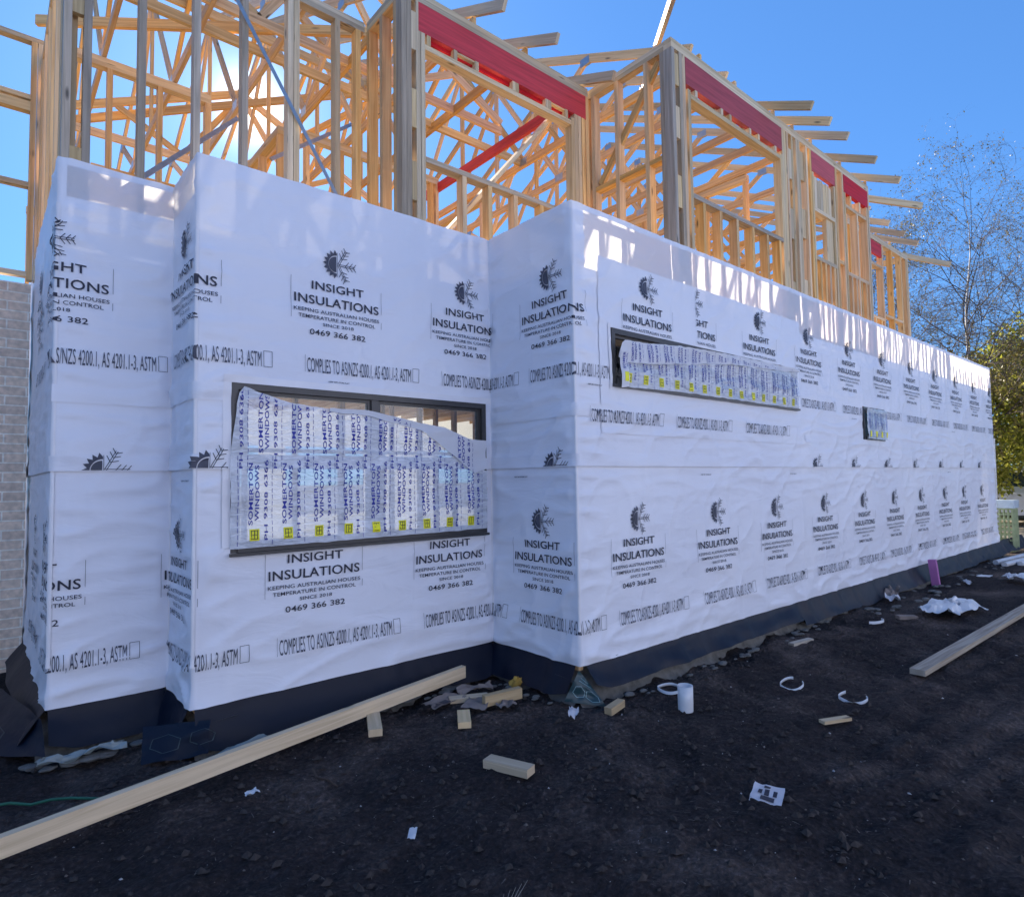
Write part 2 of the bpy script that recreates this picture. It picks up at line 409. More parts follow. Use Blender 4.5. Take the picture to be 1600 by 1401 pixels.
# ---- printed artwork (vector lettering laid on the sheet)
def text_shape(txt, width, height, bold=0.0, narrow=1):
    cu = bpy.data.curves.new('t', 'FONT'); cu.body = txt; cu.size = 1; cu.resolution_u = 3; cu.offset = bold; cu.fill_mode = 'FRONT'
    cu.space_character = 1.03
    ob = bpy.data.objects.new('t', cu); col.objects.link(ob)
    dg = bpy.context.evaluated_depsgraph_get(); me = bpy.data.meshes.new_from_object(ob.evaluated_get(dg))
    bpy.data.objects.remove(ob)
    vs = [v.co.copy() for v in me.vertices]; fs = [tuple(p.vertices) for p in me.polygons]
    xs = [v.x for v in vs]; x0, x1 = min(xs), max(xs)
    capv = .729
    sx = width/(x1-x0); sy = height/capv
    V = [((v.x-(x0+x1)/2)*sx, v.y*sy) for v in vs]
    bpy.data.meshes.remove(me); bpy.data.curves.remove(cu)
    return V, fs
class Art:
    def __init__(s): s.v = []; s.f = []; s.m = []
    def add(s, V, F, dx=0, dy=0, m=0, rot=False):
        b = len(s.v); s.v += [((-y+dx, x+dy) if rot else (x+dx, y+dy)) for x, y in V]; s.f += [tuple(i+b for i in f) for f in F]; s.m += [m]*len(F)
    def poly(s, pts, m=0): s.add(pts, [tuple(range(len(pts)))], 0, 0, m)
    def bar(s, a, b, w, m=0):
        dx, dy = b[0]-a[0], b[1]-a[1]; L = math.hypot(dx, dy); nx, ny = -dy/L*w/2, dx/L*w/2
        s.poly([(a[0]+nx, a[1]+ny), (a[0]-nx, a[1]-ny), (b[0]-nx, b[1]-ny), (b[0]+nx, b[1]+ny)], m)
    def text(s, t, w, h, x, y, m=0, bold=0, rot=False):
        V, F = text_shape(t, w, h, bold); s.add(V, F, x, y, m, rot)
    def refine(s, step=.03, zmin=None, zmax=None, xmin=None):
        bm = bmesh.new(); vs = [bm.verts.new((x, y, 0)) for x, y in s.v]
        for f, m in zip(s.f, s.m):
            try: fc = bm.faces.new([vs[i] for i in f]); fc.material_index = m
            except ValueError: pass
        def cut(co, no, clear=False):
            bmesh.ops.bisect_plane(bm, geom=list(bm.verts)+list(bm.edges)+list(bm.faces), plane_co=co, plane_no=no, clear_inner=clear)
        if zmin is not None: cut((0, zmin, 0), (0, 1, 0), True)
        if zmax is not None: cut((0, zmax, 0), (0, -1, 0), True)
        if xmin is not None: cut((xmin, 0, 0), (1, 0, 0), True)
        xs = [v.co.x for v in bm.verts]; ys = [v.co.y for v in bm.verts]
        for lo, hi, ax in ((min(xs), max(xs), 0), (min(ys), max(ys), 1)):
            k = lo+step
            while k < hi:
                cut((k, 0, 0) if ax == 0 else (0, k, 0), (1, 0, 0) if ax == 0 else (0, 1, 0)); k += step
        bm.verts.index_update()
        r_ = Art(); r_.v = [(v.co.x, v.co.y) for v in bm.verts]; r_.f = [tuple(v.index for v in f.verts) for f in bm.faces]; r_.m = [f.material_index for f in bm.faces]
        bm.free(); return r_
def logo_into(A, cx, cy, r=.105):
    # left half: jagged sun, dark disc and pale ring; right half: snowflake arms
    pts = []
    n = 9
    for k in range(n*2+1):
        a = math.pi/2+math.pi*k/(n*2); rr = r*(1.0 if k % 2 else .76)
        pts.append((cx+rr*math.cos(a), cy+rr*math.sin(a)))
    inner = [(cx+r*.60*math.cos(math.pi/2+math.pi*k/14), cy+r*.60*math.sin(math.pi/2+math.pi*k/14)) for k in range(15)]
    for k in range(n*2):                                     # ring between flames and the pale gap
        a0 = math.pi/2+math.pi*k/(n*2); a1 = math.pi/2+math.pi*(k+1)/(n*2)
        A.poly([pts[k], pts[k+1], (cx+r*.62*math.cos(a1), cy+r*.62*math.sin(a1)), (cx+r*.62*math.cos(a0), cy+r*.62*math.sin(a0))], 1)
    disc = [(cx-.004+r*.54*math.cos(math.pi/2+math.pi*k/14), cy+r*.54*math.sin(math.pi/2+math.pi*k/14)) for k in range(15)]
    A.poly(disc, 1)
    ox = cx+.012
    for deg in (62, 0, -62):
        a = R(deg); L = r*1.22; d = (math.cos(a), math.sin(a)); nn = (-d[1], d[0])
        for sgn in (-.006, .006): A.bar((ox+nn[0]*sgn, cy+nn[1]*sgn), (ox+nn[0]*sgn+d[0]*L, cy+nn[1]*sgn+d[1]*L), .004)
        for f in (.42, .66, .88):
            for sd in (-1, 1):
                b_ = a+sd*R(52); p = (ox+d[0]*L*f, cy+d[1]*L*f); l2 = r*.42*(1.15-f*.4)
                A.bar(p, (p[0]+math.cos(b_)*l2, p[1]+math.sin(b_)*l2), .0045)
    A.bar((cx+.004, cy-r*.85), (cx+.004, cy+r*.85), .003, 1)
def template():
    A = Art()
    logo_into(A, -.01, 3.072-2.78)
    A.text('INSIGHT', .395, .060, 0, 2.862-2.78, bold=.012)
    A.text('INSULATIONS', .645, .064, 0, 2.755-2.78, bold=.012)
    A.text('KEEPING AUSTRALIAN HOUSES', .655, .026, 0, 2.694-2.78, bold=.006)
    A.text('TEMPERATURE IN CONTROL', .59, .026, 0, 2.650-2.78, bold=.006)
    A.text('SINCE 2018', .232, .024, 0, 2.606-2.78, bold=.006)
    A.text('0469 366 382', .425, .040, 0, 2.538-2.78, bold=.008)
    for x, a, b in ((-.345, .15, -.14), (.345, .15, -.02), (.345, -.08, -.13)):
        A.bar((x, a), (x, b), .0022)
    return A
def complies():
    A = Art(); A.text('COMPLIES TO AS/NZS 4200.1, AS 4201.1-3, ASTM', .83, .105, -.035, -.052, m=1, bold=.0)
    x0, x1 = .395, .45
    for a, b in (((x0, -.05), (x0, .055)), ((x1, -.05), (x1, .055)), ((x0, .055), (x1, .055)), ((x0, -.05), (x1, -.05))): A.bar(a, b, .003)
    A.bar((-.465, -.055), (-.465, .065), .002)
    return A
T_FULL = template().refine(.045); T_COMP = complies().refine(.06)
T_HALF = Art(); logo_into(T_HALF, 0, 0, .115); T_HALF = T_HALF.refine(.045, zmin=.0)
T_NOLOW = template().refine(.045, zmin=2.70-2.78-.06)
T_RIGHT = template().refine(.045, zmin=2.63-2.78, xmin=.02)
T_TINY = Art(); T_TINY.text('KEEP DRY STORE FLAT', .16, .010, 0, 0, bold=.02)
def lay(mb, A, sc_, zc, off, mi0=1, zoff=True):
    """put a drawing on the wrap, following its folds and turning its corners"""
    B = A
    for c in SB[1:-1]:
        if min(x for x, _ in A.v) < c-sc_ < max(x for x, _ in A.v):
            bm = bmesh.new(); vs = [bm.verts.new((x, y, 0)) for x, y in B.v]
            for f, m in zip(B.f, B.m):
                fc = bm.faces.new([vs[i] for i in f]); fc.material_index = m
            bmesh.ops.bisect_plane(bm, geom=list(bm.verts)+list(bm.edges)+list(bm.faces), plane_co=(c-sc_, 0, 0), plane_no=(1, 0, 0))
            bm.verts.index_update()
            B = Art(); B.v = [(v.co.x, v.co.y) for v in bm.verts]; B.f = [tuple(v.index for v in f.verts) for f in bm.faces]; B.m = [f.material_index for f in bm.faces]; bm.free()
    b = len(mb.v); fx = {}
    for i, (x, y) in enumerate(B.v):
        s = sc_+x; z = zc+y
        for c in SB[1:-1]:
            if abs(s-c) < 2e-5: s = c
        p = pathpt(s, off+disp(s, z)); mb.v.append((p.x, p.y, z))
    for f, m in zip(B.f, B.m):
        zz = sum(B.v[i][1] for i in f)/len(f)+zc; ss = sum(B.v[i][0] for i in f)/len(f)+sc_
        if any(W[0]-.01 < ss < W[1]+.01 and W[2]-.01 < zz < W[3]+.01 for W in WINS) or zz > ZT: continue
        mb.f.append(tuple(i+b for i in f)); mb.uv += [(0, 0)]*len(f); mb.mi.append(mi0+m); mb.sm.append(False)
house = empty('unfinished_house', (0, 0, 0))
tag(house, 'two-storey house frame of raw timber wrapped below in white printed sheeting', 'house')
MW = [M_WRAP, M_INK, M_INKG]
PO = .0085
lo_ = sheet('w', SB[0], 14.0, ZB, ZM+.05, 0, None)
for k, s in enumerate([-5.9, -4.78, -3.665, -2.57, -1.445, -.37, .70, 1.867, 2.994, 4.17, 5.33, 6.42, 7.555, 8.72, 9.81, 10.98]):
    lay(lo_, T_FULL, s, .885, PO); lay(lo_, T_COMP, s+.20, .418, PO)
for s in (SB[3]-.23+.05, -.6, 1.7, 3.4, 9.0): lay(lo_, T_TINY, s, 1.52, PO)
tag(lo_.build('wall_wrap', [M_WRAP2, M_INK, M_INKG], house), 'lower sheet of white printed house wrap')
UO = .007
up_ = sheet('w', SB[0], 14.0, ZM, ZT, UO, None, 1, double=lambda s, z: z < 3.12 or z > 3.55 or (s < .12 and not (SB[2]-.62 < s < SB[3]-.05 and z > 3.36)))
for s in [-5.75, -4.66, -3.55, -2.41, -1.278, -.235]: lay(up_, T_FULL, s, 2.78, UO+PO); lay(up_, T_COMP, s+.22, 2.325, UO+PO)
for s in [3.87, 5.01, 6.14, 7.30, 8.44, 9.58, 10.72, 11.86]: lay(up_, T_FULL, s, 2.80, UO+PO); lay(up_, T_COMP, s+.22, 2.325, UO+PO)
for s in (SB[4]-1.4, .2, 5.1, 9.3): lay(up_, T_TINY, s, 2.21, UO+PO)
tag(up_.build('wall_wrap', MW+[M_WRAP2], house), 'upper sheet of white printed house wrap')
def tape(sa, sb, za, zb, off, name='joint_tape'):
    sv = [sa, sb]+[c for c in SB if sa < c < sb]; sv = sorted(sv); vv = []
    for a, b in zip(sv, sv[1:]):
        n = max(1, int((b-a)/.03)); vv += [a+(b-a)*k/n for k in range(n)]
    vv.append(sv[-1]); zv = lin([za, zb], .03)
    mb = MB(); mb.grid([[(*pathpt(s, off+disp(s, z)), z) for z in zv] for s in vv]); mb.build(name, M_TAPE if name == 'joint_tape' else M_WRAP2, house)
tape(SB[0], 14.0, 1.596, 1.690, UO+.010, 'lap_strip')
for s in [SB[2]-.404, SB[4]-2.262, -.215, 3.95, 5.05, 6.156, 7.297, 8.518, 9.655, 10.8]:
    q = MB(); lay(q, T_HALF, s, 1.602, UO+.015, 0); q.build('lap_print', [M_INK, M_INKG], house)
tape(SB[1], SB[4]-2.132-.05, 2.03, 2.14, UO+.006, 'lap_strip')
tape(SB[4]+.0, .38, 1.97, 2.07, UO+.006, 'lap_strip'); tape(3.70, 14.0, 1.88, 1.96, UO+.006, 'lap_strip')
PO2 = .014
pa = sheet('w', .262, 3.66, 1.85, 3.235, PO2, None)
lay(pa, T_NOLOW, .88, 2.79, PO2+PO); lay(pa, T_RIGHT, 1.575, 2.80, PO2+PO); lay(pa, T_NOLOW, 2.74, 2.80, PO2+PO)
for s in (.60, 1.70, 2.87): lay(pa, T_COMP, s, 1.985, PO2+PO)
tag(pa.build('wrap_patch', [M_WRAP2, M_INK, M_INKG], house), 'second layer of white wrap around the long high window')
# tapes down the corners and along the laps
for c, w_ in ((SB[1], .018), (SB[2], .012), (SB[3], .012), (SB[4], .014), (SB[5], .010)): tape(c-w_*.4, c+w_*.6, ZB+.25, 3.1 if c != SB[1] else 3.3, UO+.003)
tape(SB[4]-2.132-.05, SB[4]-2.132, 1.1, 2.2, UO+.004); tape(SB[4]-2.132-.05, SB[4], 2.153, 2.2, UO+.005)
tape(.365, .395, 2.2, 2.72, PO2+.006)

# ---- black damp-proof skirt with a ragged foot
def skirt():
    SO = SB[0]
    brk = [SO]+SB[1:-1]+[14]
    segs = [(SB[0], SB[1]+.0, -0.04), (SB[1]+.005, SB[2]-.03, -.02), (SB[2], SB[3]-.02, 0), (SB[3]+.01, SB[4]-.03, 0), (SB[4]+.02, SB[5]-.035, 0), (SB[5]+.05, 14, 0)]
    for k, (a, b, dz) in enumerate(segs):
        mb = MB(); n = max(6, int((b-a)/.04)); P = []
        i = k
        A_, B_ = Vector(PATH[i]), Vector(PATH[i+1]); nn = nrm(i)
        for q in range(n+1):
            s = a+(b-a)*q/n; row = []
            endt = min(1, (s-a)/.15)*min(1, (b-s)/.15)
            for j in range(9):
                t_ = j/8
                out_ = disp(s, ZB)-.006+.11*t_**1.3+.022*t_*noise.noise(Vector((s*3, t_*2, k*7)))+.010*t_*noise.noise(Vector((s*6, t_, k*3)))
                z = ZB+.015-((.245 if k < 5 or s > 3.3 else .18)+.035*noise.noise(Vector((s*1.1, 1, k)))-(.05*(1-endt) if k not in (0,) else 0))*t_
                if k == 0: out_ = -.002+.15*t_+.03*t_*noise.noise(Vector((s*2, t_, 3))); z = ZB+.015-(.19)*t_
                # free of the ground
                p = A_.lerp(B_, (s-SB[i])/lens[i])+nn*out_
                z = max(z, gz(p.x, p.y)+.006); row.append((p.x, p.y, z))
            P.append(row)
        mb.grid(P); tag(mb.build('damp_course_skirt', M_SKIRT, house), None)
    # the folded lap at the far end of the first wall
skirt()
# concrete footing edge seen below the skirt
mb = MB()
def footing(p, q, nn, seed):
    p = Vector(p); q = Vector(q); n = int((q-p).length/.04); P = []
    for i in range(n+1):
        c = p.lerp(q, i/n); row = []
        for j, (o_, z) in enumerate(((-.25, .06), (-.05, .05), (.0, .02), (.02, -.03), (.045, -.09), (.14, -.20))):
            a = .03*fbm(i*.12+seed, j*.8, seed, 3); e = c+Vector(nn)*(o_+a); row.append((e.x, e.y, z+.02*fbm(i*.2, j, seed+3, 3)))
        P.append(row)
    mb.grid(P)
footing((-3.06, 1.6116), (-2.3, 1.6116), (0, -1), 1); footing((-2.3384, 1.0046), (0.0, 1.0046), (0, -1), 2)
footing((0.0, 1.05), (0.0, 0), (-1, 0), 3); footing((-.06, 0), (4.3, 0), (0, -1), 4); footing((4.3, .02), (12.1, .02), (0, -1), 5)
footing((-2.3384, 1.62), (-2.3384, .95), (-1, 0), 6)
mb.build('concrete_footing', M_CONC, house)

# ------------------------------------------------------------------ windows
def window(label, i_seg, xa, xb, za, zb, depth_out, mull=(), seedv=0):
    """built in wall coordinates: x along the wall, y outwards"""
    a0 = Vector(PATH[i_seg]); d = (Vector(PATH[i_seg+1])-a0).normalized(); n_ = nrm(i_seg)
    def W(x, o_, z): p = Vector((0, 0))+d*0; q = Vector((x if abs(d.x) > .5 else 0, a0.y)) if abs(d.x) > .5 else a0; q = Vector((x, a0.y)); r_ = q+n_*o_; return (r_.x, r_.y, z)
    mb = MB()
    def bar(x0, x1, z0, z1, o0, o1):
        p = W((x0+x1)/2, (o0+o1)/2, z0); q = W((x0+x1)/2, (o0+o1)/2, z1); mb.beam(p, q, x1-x0, o1-o0, (0, 1, 0))
    D = depth_out
    fwid = .042
    bar(xa, xa+fwid, za, zb, -.07, D); bar(xb-fwid, xb, za, zb, -.07, D)
    bar(xa+fwid, xb-fwid, zb-fwid, zb, -.07, D-.001); bar(xa+fwid, xb-fwid, za, za+fwid, -.07, D+.012); (xb-xa > 1) and bar(xa-.006, xb+.006, za-.022, za-.002, -.05, D+.025)
    for m_ in mull: bar(m_-.028, m_+.028, za+fwid, zb-fwid, -.06, D-.012)
    edges = [xa+fwid]+[e for m_ in mull for e in (m_-.028, m_+.028)]+[xb-fwid]
    for e0, e1 in zip(edges[::2], edges[1::2]):
        bar(e0, e0+.024, za+fwid, zb-fwid, -.05, D-.03); bar(e1-.024, e1, za+fwid, zb-fwid, -.05, D-.03)
        bar(e0+.024, e1-.024, zb-fwid-.024, zb-fwid, -.05, D-.031); bar(e0+.024, e1-.024, za+fwid, za+fwid+.024, -.05, D-.031)
    win = mb.build('window', M_FRAME, house); tag(win, label)
    for e0, e1 in zip(edges[::2], edges[1::2]):
        g = MB(); g.beam(W((e0+e1)/2, -.02, za+fwid), W((e0+e1)/2, -.02, zb-fwid), e1-e0-.03, .006, (0, 1, 0)); g.build('glass_pane', M_GLASS, win)
    return win, W
def interp(prof, x):
    for (x0, y0), (x1, y1) in zip(prof, prof[1:]):
        if x0 <= x <= x1: return y0+(y1-y0)*(x-x0)/(x1-x0)
    return prof[-1][1] if x > prof[-1][0] else prof[0][1]
def filmsheet(W, xa, xb, top, bot, wob, name, parent, art=None, step=.03, seed=0, amp=.012, rows=40, edge=None):
    n = max(4, int((xb-xa)/step)); mb = MB()
    def o_(x, z): return wob+amp*noise.noise(Vector((x*2.5+seed, z*6, seed)))+amp*.8*max(0, 1-3*abs(noise.noise(Vector((x*1.6+z*2.5, z*5-x, seed+4)))))**2
    P = []
    for i in range(n+1):
        x = xa+(xb-xa)*i/n; t_, b_ = interp(top, x), interp(bot, x)
        t_ += .006*noise.noise(Vector((x*14, seed, 1))); b_ += .008*noise.noise(Vector((x*9, seed, 5)))
        row = []
        for j in range(rows+1):
            z = b_+(t_-b_)*j/rows
            xx = x+(edge(z) if edge and i == 0 else 0)
            row.append(W(xx, o_(x, z), z))
        P.append(row)
    mb.grid(P)
    if art:
        for A, cx, cz, *ex in art:
            ex = ex[0] if ex else 0
            b = len(mb.v); keep = []
            for (x, y) in A.v: mb.v.append(W(cx+x, o_(cx+x, cz+y)+.0035+ex, cz+y))
            for f, m in zip(A.f, A.m):
                fx = sum(A.v[i][0] for i in f)/len(f)+cx; fz = sum(A.v[i][1] for i in f)/len(f)+cz
                if xa+.004 < fx < xb-.004 and interp(bot, fx)+.012 < fz < interp(top, fx)-.012:
                    mb.f.append(tuple(i+b for i in f)); mb.uv += [(0, 0)]*len(f); mb.mi.append(1+m); mb.sm.append(False)
    return mb.build(name, [M_FLAP if name == 'film_flap' else M_FILM, M_FBLUE, M_FYEL, M_INK], parent)
def film_art(h=.40, w=.217, yellow=True):
    A = Art()
    # words read upwards
    A.text('SOMERTON', h, .027, -.012, h/2+.07, 0, bold=.018, rot=True)
    A.text('WINDOWS', h*.90, .027, .028, h/2+.075, 0, bold=.018, rot=True)
    A.text('PH 9308 6366', h*1.30, .023, .082, h/2+.03, 0, bold=.012, rot=True)
    k = -.06
    while k < h+.12:
        A.bar((.112, k), (.112, k+.03), .003, 0); k += .042
    if yellow:
        A.poly([(-.032, -.03), (.030, -.03), (.030, .045), (-.032, .045)], 1)
        B = Art()
        for a, b in (((-.018, -.02), (-.018, .035)), ((.016, -.02), (.016, .035)), ((-.001, -.018), (-.001, .033)), ((-.022, .008), (.02, .008)), ((-.022, .032), (.02, .032)), ((-.022, -.018), (.02, -.018))): pass
    return A.refine(.05)
win1, Wf1 = window('wide charcoal window half hidden by torn printed film', 3, -2.132, -.07, 1.064, 2.152, .022, (-1.11,))
FG = Art()
for a, b in (((-.020, -.022), (-.020, .037)), ((.018, -.022), (.018, .037)), ((-.001, -.019), (-.001, .034)), ((-.0165, .008), (-.0035, .008)), ((.0015, .008), (.0145, .008)), ((-.0165, .034), (.0145, .034)), ((-.0165, -.019), (.0145, -.019))): FG.bar(a, b, .0045, 2)
FA = film_art(); FB = film_art(yellow=False)
xs9 = [-1.992+.217*k for k in range(-1, 10)]
art = [(FA, x, 1.165) for x in xs9]+[(FB, x+.06, 1.63) for x in xs9]+[(FG, x, 1.165, .0015) for x in xs9]
top1 = [(-2.13, 1.98), (-2.106, 2.065), (-2.061, 2.128), (-1.921, 2.085), (-1.763, 2.042), (-1.504, 2.021), (-1.193, 2.0), (-.917, 1.939), (-.754, 1.911), (-.497, 1.76), (-.30, 1.66), (-.05, 1.56)]
filmsheet(Wf1, -2.12, -.09, top1, [(-2.2, 1.09), (0, 1.10)], .045, 'protective_film', win1, art, seed=2, edge=lambda z: .035*smooth((z-1.7)/.3)-.02)
# turned-over corner of the film
fa = Art(); fa.text('WINDOWS', .30, .03, 0, 0, 0, bold=.01); fa = fa.refine(.05)
flt = [(-1.5, 2.022), (-1.198, 2.026), (-.777, 1.959), (-.52, 1.928), (-.265, 1.84), (-.10, 1.836)]
flb = [(-1.5, 2.0), (-1.19, 1.985), (-.93, 1.93), (-.744, 1.90), (-.504, 1.751), (-.231, 1.56), (-.10, 1.60)]
filmsheet(Wf1, -1.49, -.105, flt, flb, .064, 'film_flap', win1, [(FB, -.36, 1.42), (FB, -.95, 1.6)], seed=9, rows=10)
win2, Wf2 = window('long narrow high window under sagging printed film', 5, .40, 3.53, 2.24, 2.685, .030, (1.44, 2.5))
FC = film_art(.22)
xs14 = [.56+.2155*k for k in range(14)]
filmsheet(Wf2, .475, 3.50, [(.4, 2.45), (.512, 2.43), (.804, 2.44), (1.465, 2.515), (1.947, 2.569), (2.485, 2.60), (3.429, 2.66), (3.6, 2.66)], [(.3, 2.235), (.6, 2.225), (1.262, 2.24), (3.6, 2.235)], .058, 'protective_film', win2, [(FC, x, 2.29) for x in xs14]+[(FG, x, 2.29, .0015) for x in xs14], seed=5, amp=.012)
FD = film_art(.20, yellow=False)
filmsheet(Wf2, .43, 3.49, [(.43, 2.50), (.47, 2.586), (.755, 2.60), (1.281, 2.641), (1.953, 2.66), (2.699, 2.668), (3.6, 2.668)], [(.43, 2.45), (.512, 2.417), (.804, 2.43), (1.465, 2.505), (1.947, 2.56), (2.485, 2.587), (3.6, 2.64)], .072, 'film_flap', win2, [(FD, x+.05, 2.36) for x in xs14], seed=6, rows=14, amp=.018)
filmsheet(Wf2, .435, .52, [(.4, 2.5), (.52, 2.5)], [(.4, 2.20), (.52, 2.22)], .08, 'film_flap', win2, [(FC, .5, 2.29)], seed=11, rows=14, amp=.02)
win3, Wf3 = window('small charcoal window far along the wrapped wall', 5, 5.385, 6.115, 1.96, 2.39, .03)
filmsheet(Wf3, 5.41, 6.12, [(5, 2.375), (7, 2.37)], [(5, 1.975), (7, 1.965)], .06, 'protective_film', win3, [(FC, 5.5+.2*k, 2.03) for k in range(4)], seed=7, rows=14)

# ------------------------------------------------------------------ timber frames
TP = 5.52; TW, TD = .045, .09
def frame(label):
    return None
def piece(parent, name, mb, mat=M_PINE): return mb.build(name, mat, parent)
class Wall:
    """a framed wall along x (axis 'x', at y=c) or along y (axis 'y', at x=c); the outer face is at c, timber goes inwards by sign"""
    def __init__(s, axis, c, inn, label):
        s.ax, s.c, s.inn = axis, c, inn; s.pl = []; s.pieces = []; s.label = label
    def P(s, a, o_, z):
        q = s.c+s.inn*o_; return (a, q, z) if s.ax == 'x' else (q, a, z)
    def upv(s): return (0, 1, 0) if s.ax == 'x' else (1, 0, 0)
    def plate(s, a, b, z0, z1, o0=.0055, o1=.0865, mi=0):
        m = MB(); s.pl.append(m); m.beam(s.P(a, (o0+o1)/2, (z0+z1)/2), s.P(b, (o0+o1)/2, (z0+z1)/2), o1-o0, z1-z0, (0, 0, 1), mi)
    def mem(s, name, a0, a1, z0, z1, o0=.002, o1=.09, mat=M_PINE):
        m = MB(); m.beam(s.P((a0+a1)/2, (o0+o1)/2, z0), s.P((a0+a1)/2, (o0+o1)/2, z1), a1-a0 if s.ax == 'x' else a1-a0, o1-o0, s.upv())
        s.pieces.append((name, m, mat))
    def hor(s, name, a0, a1, z0, z1, o0=.0045, o1=.0875, mat=M_PINE):
        m = MB(); m.beam(s.P(a0, (o0+o1)/2, (z0+z1)/2), s.P(a1, (o0+o1)/2, (z0+z1)/2), o1-o0, z1-z0, (0, 0, 1)); s.pieces.append((name, m, mat))
    def stud(s, a, z0=3.10, z1=TP-.09, mat=M_PINE): s.mem('stud', a-.0225, a+.0225, z0, z1, mat=mat)
    def diag(s, name, a0, z0, a1, z1, o_, w_=.045, h_=.09, mat=M_PINE):
        m = MB(); m.beam(s.P(a0, o_, z0), s.P(a1, o_, z1), w_, h_, s.upv() if False else (0, 0, 1)); s.pieces.append((name, m, mat))
    def build(s, mats=(M_PALE,)):
        r_ = s.pl[0].build('wall_frame', list(mats), house); tag(r_, s.label)
        for m in s.pl[1:]: m.build('plate', list(mats), r_)
        for n_, m, mat in s.pieces: m.build(n_, mat, r_)
        return r_
def plates(w, a, b, top=TP, base=3.10, both=True):
    w.plate(a, b, top-.045, top); w.plate(a, b, top-.09, top-.0455, .004, .088)
    if both: w.plate(a, b, base, base+.045)
# long wall, right of the outer corner
w = Wall('x', 0.0, 1, 'upper wall frame on the long side, with red lintels'); plates(w, 1.36, 5.99)
for a, m in ((1.383, M_GREY), (1.50, M_GREY), (1.548, M_PINE), (3.475, M_PALE), (3.522, M_PALE), (3.585, M_PINE), (3.70, M_PALE), (3.82, M_PALE), (3.87, M_PALE), (4.07, M_PINE), (4.17, M_PINE)): w.stud(a, mat=m)
for z in (3.3, 3.95, 4.6, 5.1): w.mem('packer_block', 1.407, 1.477, z, z+.3, .01, .055, M_PALE)
for z in (3.35, 4.2, 4.9): w.mem('packer_block', 3.61, 3.675, z, z+.35, .004, .06, M_PALE); w.mem('packer_block', 3.895, 4.045, z+.1, z+.45, .03, .07, M_PALE)
w.stud(1.63, z1=5.13, mat=M_PALE); w.stud(3.43, z1=5.12, mat=M_PALE)
w.hor('lintel', 1.575, 3.45, 5.165, 5.425, .001, .046, M_RED); w.hor('lintel', 1.58, 3.45, 5.20, 5.425, .048, .088, M_RED)
w.hor('head_plate', 1.66, 3.41, 5.055, 5.10, .004, .098, M_PALE)
for a in (1.75, 2.2, 2.36, 2.75, 2.93, 3.3): w.mem('packer_block', a-.02, a+.02, 5.101, 5.20, .002, .088, M_PALE)
for a0, a1 in ((2.18, 2.38), (2.73, 2.95), (1.66, 1.77)): w.hor('packer_block', a0, a1, 5.19, 5.215, .05, .10, M_PALE)
w.hor('sill_plate', 1.655, 3.41, 4.10, 4.145, .0, .092, M_GREY)
for a in (1.83, 2.12, 2.43, 2.74, 3.05, 3.33): w.mem('cripple_stud', a-.0225, a+.0225, 3.145, 4.10)
# second bay
w.hor('lintel', 4.195, 4.86, 5.18, 5.425, .001, .046, M_RED)
w.hor('packer_block', 4.25, 4.82, 4.70, 4.745, .002, .09, M_PALE)
for k, a in enumerate((4.28, 4.36, 4.44, 4.52, 4.60, 4.68, 4.76)): w.mem('cripple_stud', a-.036, a+.036, 4.746, 5.13+.02*(k % 2), .03, .07, M_PALE)
w.stud(4.225, z1=5.17, mat=M_PALE); w.stud(4.84, z1=5.17, mat=M_PALE); w.stud(4.90, mat=M_PINE); w.stud(5.10, mat=M_PINE)
w.mem('cripple_stud', 4.62, 4.81, 4.146, 4.70, .03, .075, M_PALE)
w.hor('sill_plate', 4.25, 4.82, 4.10, 4.145, .0, .09, M_PALE)
for a in (4.36, 4.5, 4.63, 4.76): w.mem('cripple_stud', a-.0225, a+.0225, 3.145, 4.10)
w.hor('nogging', 4.93, 5.07, 4.2, 4.245)
w.hor('lintel', 5.13, 5.94, 5.19, 5.425, .001, .046, M_RED)
w.stud(5.16, z1=5.19, mat=M_PALE); w.stud(5.90, z1=5.19); w.stud(5.967, mat=M_PALE); w.stud(5.55, z1=5.0)
w.hor('head_plate', 5.19, 5.87, 5.0, 5.045); w.hor('sill_plate', 5.19, 5.87, 4.10, 4.145)
for a in (5.3, 5.45, 5.62, 5.78): w.mem('cripple_stud', a-.0225, a+.0225, 3.145, 4.10)
for a in (5.35, 5.65): w.mem('cripple_stud', a-.0225, a+.0225, 5.046, 5.19)
w.build()
# return at the outer corner
w = Wall('y', 1.36, 1, 'short return wall frame at the outer corner'); plates(w, .092, 1.09)
for a in (.30, .66, .97, 1.05): w.stud(a)
w.mem('corner_post', .092, .137, 3.1, TP-.09, mat=M_GREY)
w.hor('nogging', .10, .95, 4.42, 4.465); w.diag('diagonal_brace', .18, 5.40, .92, 4.50, .06, .035, .07, M_PINE)
w.build()
